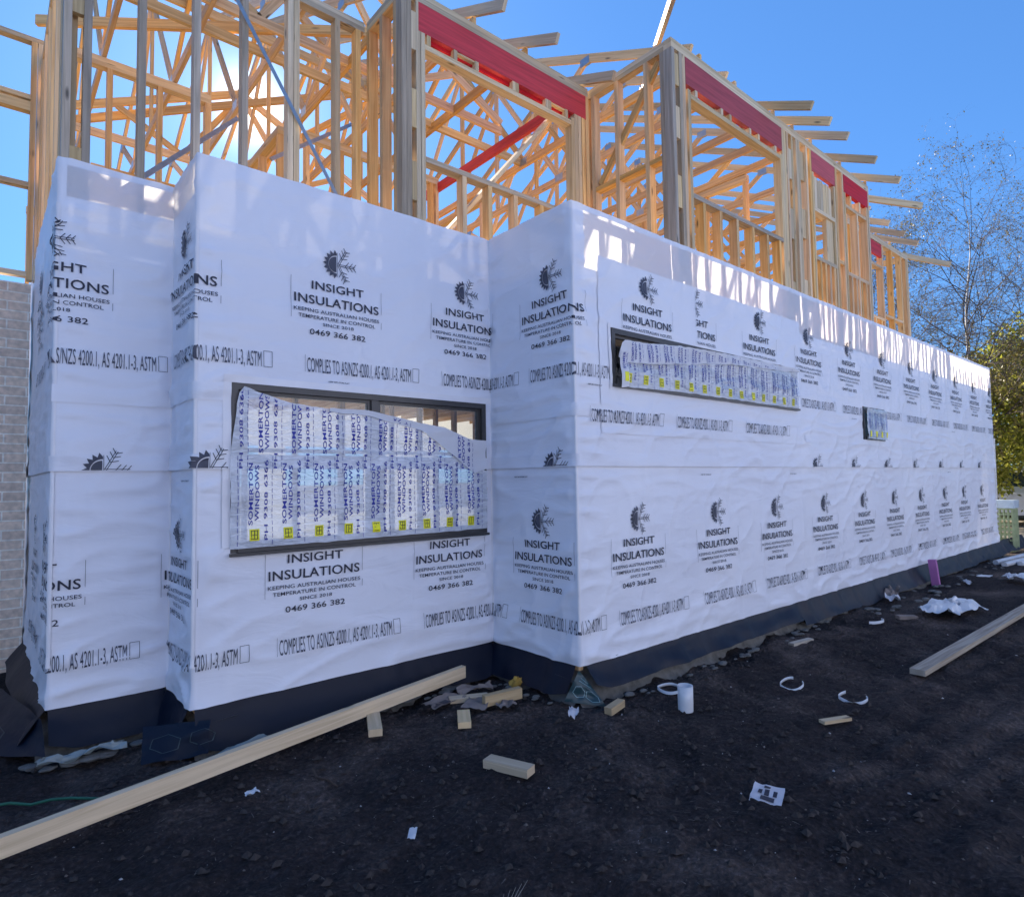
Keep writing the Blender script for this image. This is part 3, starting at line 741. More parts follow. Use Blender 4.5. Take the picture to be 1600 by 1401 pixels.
# middle wall with its red lintel
w = Wall('x', 1.0046, 1, 'middle upper wall frame with one long red lintel'); plates(w, -.86, 1.34)
for a, m in ((-.837, M_GREY), (-.79, M_GREY), (-.70, M_PALE), (1.155, M_PALE), (1.205, M_PALE), (1.26, M_PINE), (1.32, M_PINE)): w.stud(a, mat=m)
for z in (3.2, 3.75, 4.35, 5.0): w.mem('packer_block', -.766, -.724, z, z+.32, .003, .05, M_PALE)
w.stud(-.66, z1=5.18, mat=M_PALE); w.stud(1.107, z1=5.13, mat=M_PALE)
w.hor('lintel', -.70, 1.30, 5.18, 5.425, .001, .046, M_RED); w.hor('lintel', -.62, 1.12, 5.15, 5.40, .048, .088, M_RED)
w.hor('head_plate', -.635, 1.12, 5.05, 5.095, .004, .094, M_PALE)
for a in (-.60, -.33, -.1, .33, .37, .75, .79, 1.02): w.mem('packer_block', a-.018, a+.018, 5.096, 5.20, .002, .088, M_PALE)
for a0, a1 in ((-.35, -.08), (.77, 1.04)): w.hor('packer_block', a0, a1, 5.165, 5.195, .01, .1, M_PALE)
w.hor('sill_plate', -.635, 1.08, 4.10, 4.145, 0, .092, M_GREY)
for a in (-.25, .03, .33, .66, .93): w.mem('cripple_stud', a-.0225, a+.0225, 3.145, 4.10)
w.build()
w = MB(); w.beam((.93, 1.17, 5.12), (-.42, 1.30, 3.50), .035, .09, (0, 1, 0))
tag(w.build('diagonal_brace', M_PALE, house), 'long diagonal timber brace leaning behind the middle wall')
w = Wall('y', -.86, 1, 'return wall frame behind the packed post'); plates(w, 1.10, 1.60)
for a in (1.12, 1.35, 1.58): w.stud(a)
w.build()
# left wall set back
w = Wall('x', 1.6116, 1, 'left upper wall frame set back behind the sheeting'); plates(w, -3.0, -.87)
for a, m in ((-2.975, M_GREY), (-2.865, M_GREY), (-2.552, M_GREY), (-2.205, M_GREY), (-1.87, M_GREY), (-1.52, M_PALE), (-1.47, M_PALE), (-1.12, M_PALE), (-.93, M_PINE)): w.stud(a, mat=m)
for z, h in ((3.35, .35), (4.6, .4), (5.1, .2)): w.mem('packer_block', -2.952, -2.888, z, z+h, .01, .05, M_PALE)
w.build()
# side wall running back
w = Wall('y', -3.0036, 1, 'side wall frame running back from the left corner'); plates(w, 1.71, 4.0)
for k, a in enumerate((1.74, 1.80, 2.2, 2.6, 3.0, 3.4, 3.8, 3.9)): w.stud(a, mat=(M_PALE, M_PINE)[k % 2])
w.build()
# wing over the brickwork
w = Wall('x', 3.95, 1, 'open timber frame standing above the grey brick wall')
w.plate(-6.4, -2.95, 5.66, 5.705); w.plate(-6.4, -3.03, 4.99, 5.08); w.plate(-6.4, -3.03, 5.10, 5.145, .004, .09); w.plate(-6.4, -3.03, 4.27, 4.315); w.plate(-6.4, -3.03, 3.43, 3.475)
w.stud(-3.05, 3.40, 5.66); w.stud(-3.0, 3.40, 5.66, M_PALE); w.stud(-3.72, 3.475, 5.66); w.stud(-4.3, 3.475, 5.66); w.stud(-5, 3.475, 5.66)
w.build()
# step back in the long wall
w = Wall('y', 5.99, 1, 'short return where the long upper wall steps back'); plates(w, .095, .70)
for a in (.12, .35, .62): w.stud(a)
w.build()
w = Wall('x', .615, 1, 'farthest upper wall frame, set back'); plates(w, 6.04, 9.57)
for k, a in enumerate((6.5, 6.95, 7.4, 7.45, 8.3, 8.75, 9.2, 9.45, 9.5, 9.547)): w.stud(a, mat=(M_PINE, M_PALE)[k % 3 == 0])
w.hor('lintel', 7.48, 8.28, 5.2, 5.42, .01, .046, M_RED); w.hor('head_plate', 7.48, 8.28, 5.0, 5.045); w.hor('sill_plate', 7.48, 8.28, 4.1, 4.145)
for a in (7.6, 7.9, 8.15): w.mem('cripple_stud', a-.0225, a+.0225, 3.145, 4.10)
for a0, a1 in ((6.97, 7.38), (8.33, 8.73), (8.78, 9.18)): w.hor('nogging', a0, a1, 4.2, 4.245)
w.diag('diagonal_brace', 6.2, 5.4, 7.3, 3.9, .12, .01, .05, M_STEEL)
w.build()
w = Wall('y', 9.57, -1, 'end wall frame of the upper storey'); plates(w, .7, 8.0)
for k in range(12): w.stud(1.1+.6*k)
w.build()
# partitions inside
def partition(axis, c, a0, a1, label, step=.6, opening=None, nog=True):
    w = Wall(axis, c, 1, label); plates(w, a0, a1)
    a = a0+.03
    while a < a1-.09:
        if not (opening and opening[0] < a < opening[1]): w.stud(a)
        a += step
    w.stud(a1-.03)
    if opening:
        w.hor('lintel', opening[0], opening[1], 5.15, 5.3); w.stud(opening[0]); w.stud(opening[1]); w.stud(opening[0]-.05)
        w.hor('sill_plate', opening[0], opening[1], 4.1, 4.145)
        b = opening[0]+.3
        while b < opening[1]: w.mem('cripple_stud', b-.022, b+.022, 3.145, 4.1); b += .4
    if nog: w.hor('nogging', a0, a1, 4.30, 4.345, .02, .07)
    w.build()
partition('x', 3.55, -2.95, -1.62, 'inner wall frame seen through the left studs', step=.42)
partition('x', 3.55, -.62, 1.2, 'short inner wall frame behind the middle posts', step=.42)
partition('x', 7.9, -2.95, 9.5, 'back wall frame of the upper storey', opening=(3, 4.8))
partition('x', 5.9, -2.4, 1.9, 'inner wall frame deep in the upper storey', step=.55)
partition('y', 1.95, 3.6, 7.8, 'inner cross wall frame behind the middle opening', opening=(5, 6))
partition('y', 4.3, .9, 6.5, 'inner cross wall frame behind the long window opening', opening=(2.6, 3.6))
partition('y', -.9, 3.65, 7.8, 'inner cross wall frame behind the middle wall', opening=(5.3, 6.2))
partition('x', 2.9, 4.4, 9.5, 'inner wall frame behind the far lintels')
mb = MB(); mb.beam((1.20, 1.15, 5.40), (1.20, 6.6, 5.40), .045, .11)
tag(mb.build('roof_beam', M_RED, house), 'red beam running back through the roof')

# steel strap braces
mb = MB(); mb.beam((-.98, 1.585, 3.62), (-2.15, 1.585, 5.5), .03, .004, (0, 1, 0)); mb.beam((-2.60, 1.80, 3.60), (-1.55, 2.9, 5.0), .035, .02, (0, 1, 0)); mb.beam((-1.3, 2.7, 4.6), (.1, 3.5, 5.9), .035, .02, (0, 1, 0))
mb.build('strap_brace', M_STEEL, house)

# trusses: span along y, pitch about 25 degrees
SL = .475
def truss(x, y0, y1, tail, label=None, drop=0, hz=5.525, tail_mat=M_PALE):
    cy = (y0+y1)/2; D = .09; hy = (y1-y0)/2
    top = lambda y: hz+.045+.10+(hy-abs(y-cy))*SL
    mb = MB(); mb.beam((x, y0, hz+.045), (x, y1, hz+.045), .037, D)
    ys = y0-tail
    mb.beam((x, ys, top(ys)), (x, cy, top(cy)), .035, D, (0, 0, 1), 1); mb.beam((x, cy, top(cy)), (x, y1+.4, top(y1+.4)), .0335, D, (0, 0, 1))
    t_ = mb.build('roof_truss', [M_PINE, M_PALE], house)
    f = [(-1, 0), (-.62, 1), (-.34, 0), (0, 1), (.34, 0), (.62, 1), (1, 0)]
    pts = []
    for a, b in f:
        y = cy+a*hy; pts.append((y, top(y)-.04 if b else hz+.07))
    k = 0
    for (ya, za), (yb, zb) in zip(pts[1:], pts[2:-1]):
        m = MB(); m.beam((x, ya, za), (x, yb, zb), .0315, .07); m.build('web', M_PINE, t_)
    m = MB(); m.beam((x, cy, hz+.1), (x, cy, top(cy)), .030, .07, (0, 1, 0)); m.build('web', M_PINE, t_)
    for y, z in pts[1:-1]:
        m = MB(); m.beam((x, y-.07, z), (x, y+.07, z), .038, .09); m.build('nail_plate', M_STEEL, t_)
for x in (-2.55, -1.95): truss(x, 1.62, 7.9, -.05)
for x in (-1.33,): truss(x, 1.62, 7.9, 0)
for x in (-.71,): truss(x, 1.1, 7.9, 0)
def cross_truss(y, x0, x1):
    hx = (x1-x0)/2; cx = (x0+x1)/2; top = lambda x: 5.67+(hx-abs(x-cx))*SL
    mb = MB(); mb.beam((x0, y, 5.575), (x1, y, 5.575), .037, .09); mb.beam((x0, y, top(x0)), (cx, y, top(cx)), .035, .09); mb.beam((cx, y, top(cx)), (x1, y, top(x1)), .0335, .09)
    t_ = mb.build('roof_truss', [M_PINE], house)
    f = [(-.66, 1), (-.33, 0), (0, 1), (.33, 0), (.66, 1)]; pts = [(cx+a*hx, top(cx+a*hx)-.04 if b else 5.6) for a, b in f]
    for (xa, za), (xb, zb) in zip(pts, pts[1:]):
        m = MB(); m.beam((xa, y, za), (xb, y, zb), .0315, .07); m.build('web', M_PINE, t_)
cross_truss(2.25, -2.95, 1.2); cross_truss(5.2, -2.95, 1.3)
for x in (-.09, .53): truss(x, 1.05, 7.9, .42)
for x in (1.9, 2.55): truss(x, .04, 7.9, -.1)
for x in (3.37, 3.83, 4.31, 5.17, 6.02): truss(x, .04, 7.9, .42)
for x in (6.7, 7.5, 8.2, 8.85): truss(x, .66, 7.9, .42)
def hip(p, q, lab, mat=M_PALE): m = MB(); m.beam(p, q, .04, .09); tag(m.build('hip_rafter', mat, house), lab)
hip((1.02, -.28, 5.60), (2.6, 1.3, 6.1), 'hip rafter rising over the outer corner')
hip((1.27, .60, 5.42), (1.27, 1.9, 5.95), 'rafter tail at the inner corner')
hip((6.90, -.38, 5.36), (5.6, .9, 5.72), 'hip rafter past the end of the long upper wall')
hip((10.2, .12, 5.36), (8.9, 1.4, 5.80), 'hip rafter at the far end of the roof')
# hip-end boards over the left room
for k, (x0, y0, z0, x1, y1, z1) in enumerate([(-3.05, 3.75, 5.75, .1, 1.35, 5.7), (-3.0, 2.6, 5.7, .8, 4.4, 7.0), (-2.9, 5.6, 5.7, .8, 4.45, 7.0), (-1.9, 1.8, 5.8, .6, 4.4, 6.9), (-1.2, 7.5, 5.9, .9, 4.5, 7.0), (-2.9, 2.7, 5.62, 1.9, 2.7, 5.62)]):
    hip((x0, y0, z0), (x1, y1, z1), 'jack rafter over the left room', (M_PINE, M_PALE)[k % 2])
random.seed(31)
for k in range(13):  # short stubs added out of sight to cast shadows through the lit wrap
    x = 9.70+k*.178; m = MB(); m.beam((x, .25+.1*(k % 2), 3.095), (x+random.uniform(-.09, .09), .26+.1*(k % 2), 3.52), .045, .07, (0, 1, 0)); m.build('shadow_stub', M_PINE, house)
# floor deck, joists, slab, ground-floor back wall
mb = MB()
for (x0, y0, x1, y1) in ((-2.96, 1.72, -.0, 8.4), (-2.30, 1.12, -.0, 1.72), (0.0, .12, 11.9, 8.4)):
    mb.box((x0, y0, 3.07), (x1, y1, 3.092))
mb.build('floor_deck', M_DECK, house)
mb = MB(); x = -2.9
while x < 11.9:
    y0 = 1.75 if x < -2.3 else (1.12 if x < 0 else .12)
    mb.beam((x, y0, 2.93), (x, 8.3, 2.93), .045, .24); x += .45
tag(mb.build('floor_joists', M_PINE, house), None)
mb = MB(); x = -2.95
for (a, b, c) in ((-2.98, -2.36, 1.63), (-2.31, -.02, 1.02), (.02, 11.98, .02)):
    x = a+.02
    while x < b:
        inw1 = (c == 1.02 and W1[0] < x-0 and x < -.07 and x > -2.13)
        if c == .02 and (.40 < x < 3.53 or 5.38 < x < 6.12):
            wn = (2.24, 2.69) if x < 4 else (1.96, 2.39)
            mb.beam((x, c+.05, .1), (x, c+.05, wn[0]-.05), .045, .08, (0, 1, 0)); mb.beam((x, c+.05, wn[1]+.05), (x, c+.05, 2.8), .045, .08, (0, 1, 0))
        elif c == 1.02 and -2.14 < x < -.06:
            mb.beam((x, c+.05, .1), (x, c+.05, 1.01), .045, .08, (0, 1, 0)); mb.beam((x, c+.05, 2.2), (x, c+.05, 2.8), .045, .08, (0, 1, 0))
        else: mb.beam((x, c+.05, .1), (x, c+.05, 2.8), .045, .08, (0, 1, 0))
        x += .45
    mb.beam((a, c+.05, 2.78), (b, c+.05, 2.78), .08, .045)
o = mb.build('ground_floor_frame', M_PINE, house)
mb = MB(); mb.box((-2.95, 1.7, -.1), (11.95, 8.5, .12)); mb.box((-2.25, 1.1, -.1), (11.95, 1.7, .12)); mb.box((.06, .06, -.1), (11.95, 1.1, .12)); mb.build('floor_slab', M_CONC, house)
# back of the ground floor: wrap with openings, inner stud walls
mb = MB()
def wl(x0, x1, z0, z1): mb.face([(x0, 8.5, z0), (x1, 8.5, z0), (x1, 8.5, z1), (x0, 8.5, z1)])
xx = -3.0
for (a, b) in ((-1.8, -.9), (-.4, .5), (1.0, 2.6), (4.4, 6.2), (8, 9.5)):
    wl(xx, a, .1, 3.05); wl(a, b, .1, .9); wl(a, b, 2.2, 3.05); xx = b
wl(xx, 12, .1, 3.05)
tag(mb.build('back_wall_wrap', M_WRAP, house), None)
mb = MB()
for x in (-1.0, .6, 1.4, 2.2, 3.0, 3.8, 4.6, 5.4): 
    mb.beam((x, 5.2, .12), (x, 5.2, 2.8), .045, .09, (0, 1, 0))
for k in range(9): mb.beam((-2.8+k*.6, 4.4, .12), (-2.8+k*.6, 4.4, 2.8), .045, .09, (0, 1, 0))
mb.beam((-2.9, 4.4, 2.78), (2.2, 4.4, 2.78), .09, .045); mb.beam((-2.9, 4.4, 1.9), (2.2, 4.4, 1.9), .09, .045)
mb.build('ground_floor_partition', M_PINE, house)

# ------------------------------------------------------------------ brick wing at the left
mb = MB(); mb.box((-7.5, 3.95, -.25), (-3.035, 4.18, 3.36))
o = mb.build('brick_wall', brickmat('grey_brick', (.86, .68, .52), (.70, .55, .43), (.95, .88, .76)))
tag(o, 'pale grey-beige brick wall at the left edge beside the white sheeting', 'brick wall')
# ------------------------------------------------------------------ timbers lying about
def lumber(name, p, q, w_, h_, label, cat='timber', mat=M_PALE, roll=0, group=None, bev=.003):
    p = Vector(p); q = Vector(q); L = (q-p).length; d = (q-p).normalized()
    mb = MB(); U = Vector((0, 0, 1)); side = d.cross(U).normalized(); U = side.cross(d)
    if roll: U = Matrix.Rotation(roll, 3, d) @ U
    mb.beam(p, q, w_, h_, U)
    o = mb.build(name, mat)
    return tag(o, label, cat, group)
M_LUM = wood('sawn_lumber', (.50, .36, .19), (.66, .50, .30), .7, 1.0, .3)
M_LUMG = wood('dirty_lumber', (.26, .21, .16), (.46, .40, .32), .8, .6, .5)
lumber('long_timber', (-.42, .86, .005), (-3.40, .335, -.045), .045, .09, 'long pale timber length lying on edge below the wrapped wall, propped on a block', mat=M_LUM)
lumber('long_timber', (2.37, -1.43, -.075), (8.6, -1.53, -.075), .11, .045, 'grubby timber length lying flat on dark soil at the right edge', mat=M_LUMG)
lumber('timber_block', (-1.42, .42, -.07), (-1.30, .68, -.066), .085, .045, 'short timber block propping up the long timber', 'timber offcut', M_LUM)
lumber('timber_offcut', (-1.12, -.33, -.085), (-1.03, -.60, -.08), .085, .045, 'chunky notched offcut lying alone in the middle of the soil', 'timber offcut', M_LUM)
lumber('timber_offcut', (-.92, .16, -.08), (-.80, .34, -.078), .085, .04, 'small tilted offcut beside the long timber end', 'timber offcut', M_LUM)
lumber('timber_offcut', (-.60, .37, -.055), (-.30, .32, -.05), .05, .075, 'pale squared offcut lying before the yellow foam lump', 'timber offcut', M_LUM)
lumber('timber_offcut', (-.72, .62, -.085), (-.46, .50, -.085), .08, .03, 'thin pale offcut half under brown card', 'timber offcut', M_LUM)
lumber('timber_offcut', (-.05, -.30, -.085), (.14, -.26, -.08), .055, .05, 'stubby pale offcut beside the teal membrane flap', 'timber offcut', M_LUM)
lumber('timber_offcut', (.86, -1.33, -.10), (1.06, -1.42, -.10), .05, .02, 'flat thin offcut in open soil below the cut plastic rings', 'timber offcut', M_LUM)
lumber('timber_offcut', (2.55, -.33, -.10), (2.85, -.38, -.095), .06, .03, 'brownish offcut at the end of the concrete footing', 'timber offcut', M_LUMG)
lumber('brick_chip', (4.52, -.60, -.10), (4.66, -.74, -.10), .09, .04, 'small reddish brown chip on soil by the curved plastic strip', 'brick chip', M_CARD)
# card scraps
def scrap(name, c, rx, ry, rz, label, cat, mat, seed=0, curl=.02, n=9, cut=.25, tilt=0, mats=None, art=None):
    mb = MB(); P = []
    ca, sa = math.cos(rz), math.sin(rz)
    for i in range(n):
        row = []
        for j in range(n):
            u_, v_ = (i/(n-1)-.5)*2, (j/(n-1)-.5)*2
            e = 1-cut*max(0, noise.noise(Vector((u_*1.7+seed, v_*1.7, seed))))*1.6
            x, y = u_*rx*e, v_*ry*(1-cut*max(0, noise.noise(Vector((u_*1.5, v_*2+seed, seed+5))))*1.6)
            z = .01+curl*(1+1.4*fbm(u_*1.4+seed, v_*1.4, seed, 3))+tilt*u_*rx
            row.append((c[0]+x*ca-y*sa, c[1]+x*sa+y*ca, GZ+max(.012, z+.015)))
        P.append(row)
    mb.grid(P, smooth=False if curl > .03 else True)
    if art:
        for (u0, v0, u1, v1) in art:
            q = []
            for u_, v_ in ((u0, v0), (u1, v0), (u1, v1), (u0, v1)):
                i = (u_+1)/2*(n-1); j = (v_+1)/2*(n-1); i0 = min(n-2, int(i)); j0 = min(n-2, int(j)); fi = i-i0; fj = j-j0
                a = Vector(P[i0][j0]).lerp(Vector(P[i0+1][j0]), fi); b = Vector(P[i0][j0+1]).lerp(Vector(P[i0+1][j0+1]), fi); r_ = a.lerp(b, fj); q.append((r_.x, r_.y, r_.z+.004))
            mb.face(q, None, 1)
    o = mb.build(name, [mat, M_INK]); return tag(o, label, cat)
scrap('card_scrap', (-.76, .62), .16, .08, .1, 'brown card scrap with printed corner by the long timber end', 'card', M_CARD, 1, art=[(-.9, -.8, -.5, .2), (-.4, -.9, .0, 0)])
scrap('card_scrap', (-.46, .66), .14, .07, -.5, 'curled brown card scrap topmost of the litter heap', 'card', M_CARD, 3, .035)
scrap('card_scrap', (-.62, .42), .10, .09, .6, 'flat grey brown card piece in front of the litter heap', 'card', M_CARD, 5)
scrap('card_scrap', (-.48, .27), .07, .05, .2, 'small grey card piece touching the squared offcut', 'card', M_CARD, 8)
mb = MB(); P = []
for i in range(13):
    a = i/12*math.pi
    P.append([(-.13+.05*math.sin(a)*math.cos(b*math.pi/8)*(1+1.3*noise.noise(Vector((math.cos(b*math.pi/8)*2, a*1.3, 1)))), .56+.04*math.sin(a)*math.sin(b*math.pi/8)*(1+1.2*noise.noise(Vector((math.sin(b*math.pi/8)*2, a*1.7, 2)))), GZ+.04+.05*math.cos(a)*(1+.8*noise.noise(Vector((math.cos(b*math.pi/8)*1.7, a*2, 6))))) for b in range(17)])
mb.grid(P); tag(mb.build('foam_lump', M_YEL), 'crumpled yellow foam lump at the wall foot', 'foam lump')
scrap('litter_scrap', (-.25, -.17), .06, .035, .7, 'folded pale pink paper scrap below the outer corner', 'paper scrap', M_PAPER, 12, .03)
scrap('paper_scrap', (-2.24, .20), .035, .02, .3, 'tiny white scrap under the long timber', 'paper scrap', M_PVC, 13, .015)
scrap('plastic_offcut', (-1.81, -.66), .045, .018, .9, 'small white plastic piece near the bottom of the picture', 'plastic piece', M_PVC, 14, .005, cut=.1)
scrap('paper_packet', (-.30, -1.56), .10, .075, .35, 'creased white printed packet lying on soil in front', 'packet', M_PAPER, 15, .007, cut=.05, art=[(-.8, -.5, -.35, .35), (-.2, -.6, .3, -.35), (-.2, -.1, .35, .2), (-.15, .35, .3, .6), (.5, -.1, .75, .3)])
scrap('plastic_sheet', (5.20, -.93), .42, .22, -.15, 'crumpled white plastic sheet beside the grubby timber', 'plastic sheet', M_PVC, 17, .07, 17, .45)
scrap('plastic_sheet', (8.3, -.98), .3, .15, .4, 'white plastic rag at the right edge', 'plastic sheet', M_PVC, 19, .06, 13, .45)
scrap('foam_scrap', (5.45, -.25), .13, .08, .4, 'white foam scrap at the foot of the skirt', 'foam scrap', M_PAPER, 21, .05)
scrap('card_scrap', (5.75, -.13), .12, .09, .1, 'beige card scrap leaning on the skirt', 'card', M_CARD, 23, .06, tilt=.3)
scrap('plastic_disc', (8.55, -.52), .12, .08, 0, 'pale round scrap far along the wall', 'plastic piece', M_PVC, 25, .004, cut=0)
scrap('plastic_offcut', (7.6, -.52), .15, .04, .5, 'thin bent pale strip beyond the pink foam', 'plastic piece', M_PVC, 27, .03)
# rings of cut plastic sleeve
def ring(c, r, a0, a1, label, h=.03, name='plastic_ring', tilt=.0, th=.004, cz=None, sq=1.0):
    mb = MB(); n = 40; P = []
    for i in range(n+1):
        a = a0+(a1-a0)*i/n; ca, sa = math.cos(a), math.sin(a); row = []
        wv = .004*math.sin(3*a)
        for rr, z in ((r, 0), (r, h), (r-th, h), (r-th, 0), (r, 0)):
            row.append((c[0]+rr*ca, c[1]+rr*sa*sq, GZ+.015+z+tilt*ca*r+wv+(gz(*c)-GZ)))
        P.append(row)
    mb.grid(P); 
    if a1-a0 < 6.2: mb.face(P[0][:4]); mb.face(P[-1][:4])
    return tag(mb.build(name, M_PVC), label, 'plastic ring')
ring((.66, -.30), .095, 0, 2*math.pi, 'closed white plastic ring leaning by the upright sleeve', .022)
ring((1.48, -.84), .085, .3, 5.6, 'white cut plastic ring alone in the soil', .02, tilt=.25)
ring((1.52, -1.27), .095, .9, 5.5, 'open horseshoe shaped white plastic ring nearest the grubby timber', .022, tilt=.1)
ring((4.15, -.42), .16, 3.6, 5.6, 'thin curved pale plastic strip on distant soil', .03, 'plastic_strip')
mb = MB(); P = []
for i in range(33):
    a = 2*math.pi*i/32; P.append([(.455+r_*math.cos(a), -.575+r_*math.sin(a), GZ+z) for r_, z in ((.052, -.01), (.053, .06), (.053, .165), (.0495, .165), (.0495, .0))])
mb.grid(P); tag(mb.build('plastic_sleeve', M_PVC), 'upright white plastic pipe sleeve standing on soil', 'pipe sleeve')
mb = MB(); mb.beam((7.36, -.20, GZ-.02), (7.33, -.17, GZ+.36), .06, .10, (0, 1, 0)); tag(mb.build('foam_offcut', M_PINKP), 'pink foam offcut standing against the black skirt', 'foam offcut')
# torn membrane flaps with printed hexagons
def flap(pts, n, label, seed, mat, prints):
    """bilinear patch p00,p10,p11,p01 with sag"""
    p00, p10, p11, p01 = [Vector(p) for p in pts]; mb = MB()
    nn = (p10-p00).cross(p01-p00).normalized()
    if nn.y > 0: nn = -nn
    def at(u_, v_, o_=0): return p00.lerp(p10, u_).lerp(p01.lerp(p11, u_), v_)+nn*(.018*fbm(u_*2.5+seed, v_*2.5, seed, 3)+o_)
    mb.grid([[at(i/n, j/n) for j in range(n+1)] for i in range(n+1)])
    for poly in prints:
        for (a, b) in zip(poly, poly[1:]):
            k = 5
            for q in range(k):
                u0, v0 = a[0]+(b[0]-a[0])*q/k, a[1]+(b[1]-a[1])*q/k; u1, v1 = a[0]+(b[0]-a[0])*(q+1)/k, a[1]+(b[1]-a[1])*(q+1)/k
                dx, dy = u1-u0, v1-v0; L = math.hypot(dx, dy); ex, ey = -dy/L*.008, dx/L*.008
                mb.face([at(u0+ex, v0+ey, .003), at(u0-ex, v0-ey, .003), at(u1-ex, v1-ey, .003), at(u1+ex, v1+ey, .003)], None, 1)
    o = mb.build('membrane_flap', [mat, M_TEALLINE if mat == M_TEAL else M_FAINT]); return tag(o, label, 'membrane flap')
hexa = lambda cx, cy, r: [(cx+r*math.cos(R(60*k+20)), cy+r*1.05*math.sin(R(60*k+20))) for k in range(7)]
flap([(-.15, .02, -.075), (.06, -.20, -.11), (.03, -.07, .02), (-.045, -.03, .13)], 14, 'teal printed membrane flap torn loose at the outer corner', 1, M_TEAL, [hexa(.3, .4, .2), hexa(.72, .35, .22), [(.2, .75), (.8, .75)], [(.25, .86), (.7, .86)]])
flap([(-2.60, 1.02, -.11), (-2.28, .86, -.09), (-2.26, .90, .10), (-2.56, 1.2, .04)], 14, 'black membrane flap with faint hexagons beside the left step', 4, M_SKIRT, [hexa(.35, .45, .24), hexa(.9, .5, .2)])
flap([(-3.5, 2.1, -.10), (-3.02, 1.36, -.06), (-3.03, 1.56, .10), (-3.2, 2.7, .06)], 14, 'black plastic lap spreading out at the left corner', 6, M_SKIRT, [hexa(.35, .3, .2)])
# stick, string, grass, pale plastic and rubble
mb = MB(); mb.tube([(-1.86, .33, gz(-1.86, .33)+.03), (-1.88, .24, gz(-1.88, .24)+.012), (-1.84, .17, gz(-1.84, .17)+.012), (-1.82, .10, gz(-1.82, .10)+.01)], [.008, .007, .006, .004]); tag(mb.build('stick', M_BARK), 'crooked dark stick poking from under the long timber', 'stick')
mb = MB(); mb.tube([(-3.35+.08*k, .95-.02*k-.003*k*k, gz(-3.35+.08*k, .95-.02*k-.003*k*k)+.022) for k in range(9)], .007); tag(mb.build('green_string', M_GREENN), 'green string curving over soil at the left edge', 'string')
mb = MB()
for k in range(5): mb.tube([(-1.83+.012*k, -1.32, gz(-1.83, -1.32)), (-1.82+.02*k, -1.31, gz(-1.83, -1.31)+.05), (-1.80+.03*k, -1.30, gz(-1.8, -1.3)+.08)], [.0018, .0014, .0006], 4)
tag(mb.build('dry_grass', M_LUMG), 'dry grass blades at the bottom edge', 'grass')
def rocks(pts, label, name='rubble_lump'):
    mb = MB()
    for (x, y, r_) in pts:
        P = []
        for i in range(7):
            a = i/6*math.pi; P.append([(x+r_*1.5*math.sin(a)*math.cos(b*math.pi/5)*(1+.5*noise.noise(Vector((x*9+math.cos(b*math.pi/5), a, y*9+math.sin(b*math.pi/5))))), y+r_*math.sin(a)*math.sin(b*math.pi/5)*(1+.5*noise.noise(Vector((math.cos(b*math.pi/5)*1.3, a*2, x*7)))), GZ+r_*.45*math.cos(a)+.02) for b in range(11)])
        mb.grid(P, smooth=False)
    tag(mb.build(name, M_CONC), label, 'rubble', kind='stuff')
random.seed(21)
rk = [(random.uniform(-3.2, -2.4), random.uniform(1.30, 1.42), random.uniform(.015, .05)) for _ in range(12)]+[(random.uniform(-2.3, -.5), random.uniform(.80, .90), random.uniform(.012, .04)) for _ in range(26)]
rk += [(random.uniform(-.3, -.16), random.uniform(.1, .7), random.uniform(.012, .03)) for _ in range(10)]+[(random.uniform(.1, 4.2), random.uniform(-.24, -.13), random.uniform(.012, .035)) for _ in range(30)]
rk += [(random.uniform(4.5, 12), random.uniform(-.5, -.16), random.uniform(.012, .05)) for _ in range(50)]
rocks(rk, 'rough lumps of pale concrete and clods along the wall foot')
scrap('plastic_sheet', (-2.85, 1.32), .22, .05, .05, 'pale crumpled plastic strip on soil under the left wall', 'plastic sheet', plain('dull_plastic', (.22, .27, .28), .4), 31, .035, 13, .4)
scrap('plastic_sheet', (-1.95, .74), .30, .05, -.0, 'pale crumpled plastic strip behind the long timber', 'plastic sheet', bpy.data.materials['dull_plastic'], 33, .035, 13, .4)
rocks([(-3.30+.05*k, 2.55+.07*k, .07) for k in range(3)], 'grey rubble lumps at the left edge')

# ------------------------------------------------------------------ background at the right
def leafmat(name, cols, tr=.35):
    m, t, b = newmat(name)
    oi = nd(t, 'ShaderNodeUVMap', uv_map='UVMap'); wn = nd(t, 'ShaderNodeTexWhiteNoise'); t.links.new(oi.outputs[0], wn.inputs[0])
    r_ = ramp(t, wn.outputs['Value'], [(i/(len(cols)-1), c) for i, c in enumerate(cols)])
    t.links.new(r_.outputs[0], b.inputs['Base Color']); b.inputs['Roughness'].default_value = .5
    tl = nd(t, 'ShaderNodeBsdfTranslucent'); t.links.new(r_.outputs[0], tl.inputs[0]); mx = nd(t, 'ShaderNodeMixShader'); mx.inputs[0].default_value = tr
    t.links.new(b.outputs[0], mx.inputs[1]); t.links.new(tl.outputs[0], mx.inputs[2]); t.links.new(mx.outputs[0], t.nodes['Material Output'].inputs[0])
    return m
def leaf(mb, c, sz, mi=0):
    d = Vector((random.gauss(0, 1), random.gauss(0, 1), random.gauss(0, 1))).normalized(); e = d.orthogonal().normalized(); e = Matrix.Rotation(random.uniform(0, 6), 3, d) @ e
    c = Vector(c); u_ = (random.uniform(0, 1000), random.uniform(0, 1000))
    mb.face([c-d*sz, c+e*sz*.45, c+d*sz, c-e*sz*.45], [u_]*4, mi)
M_BIRCH = plain('birch_bark', (.42, .41, .40), .7, .25, 6); M_TWIG = plain('dark_twig', (.10, .075, .065), .8, .2)
M_BLEAF = leafmat('autumn_leaf', [(.10, .06, .02), (.22, .17, .03), (.10, .12, .03), (.30, .22, .05)])
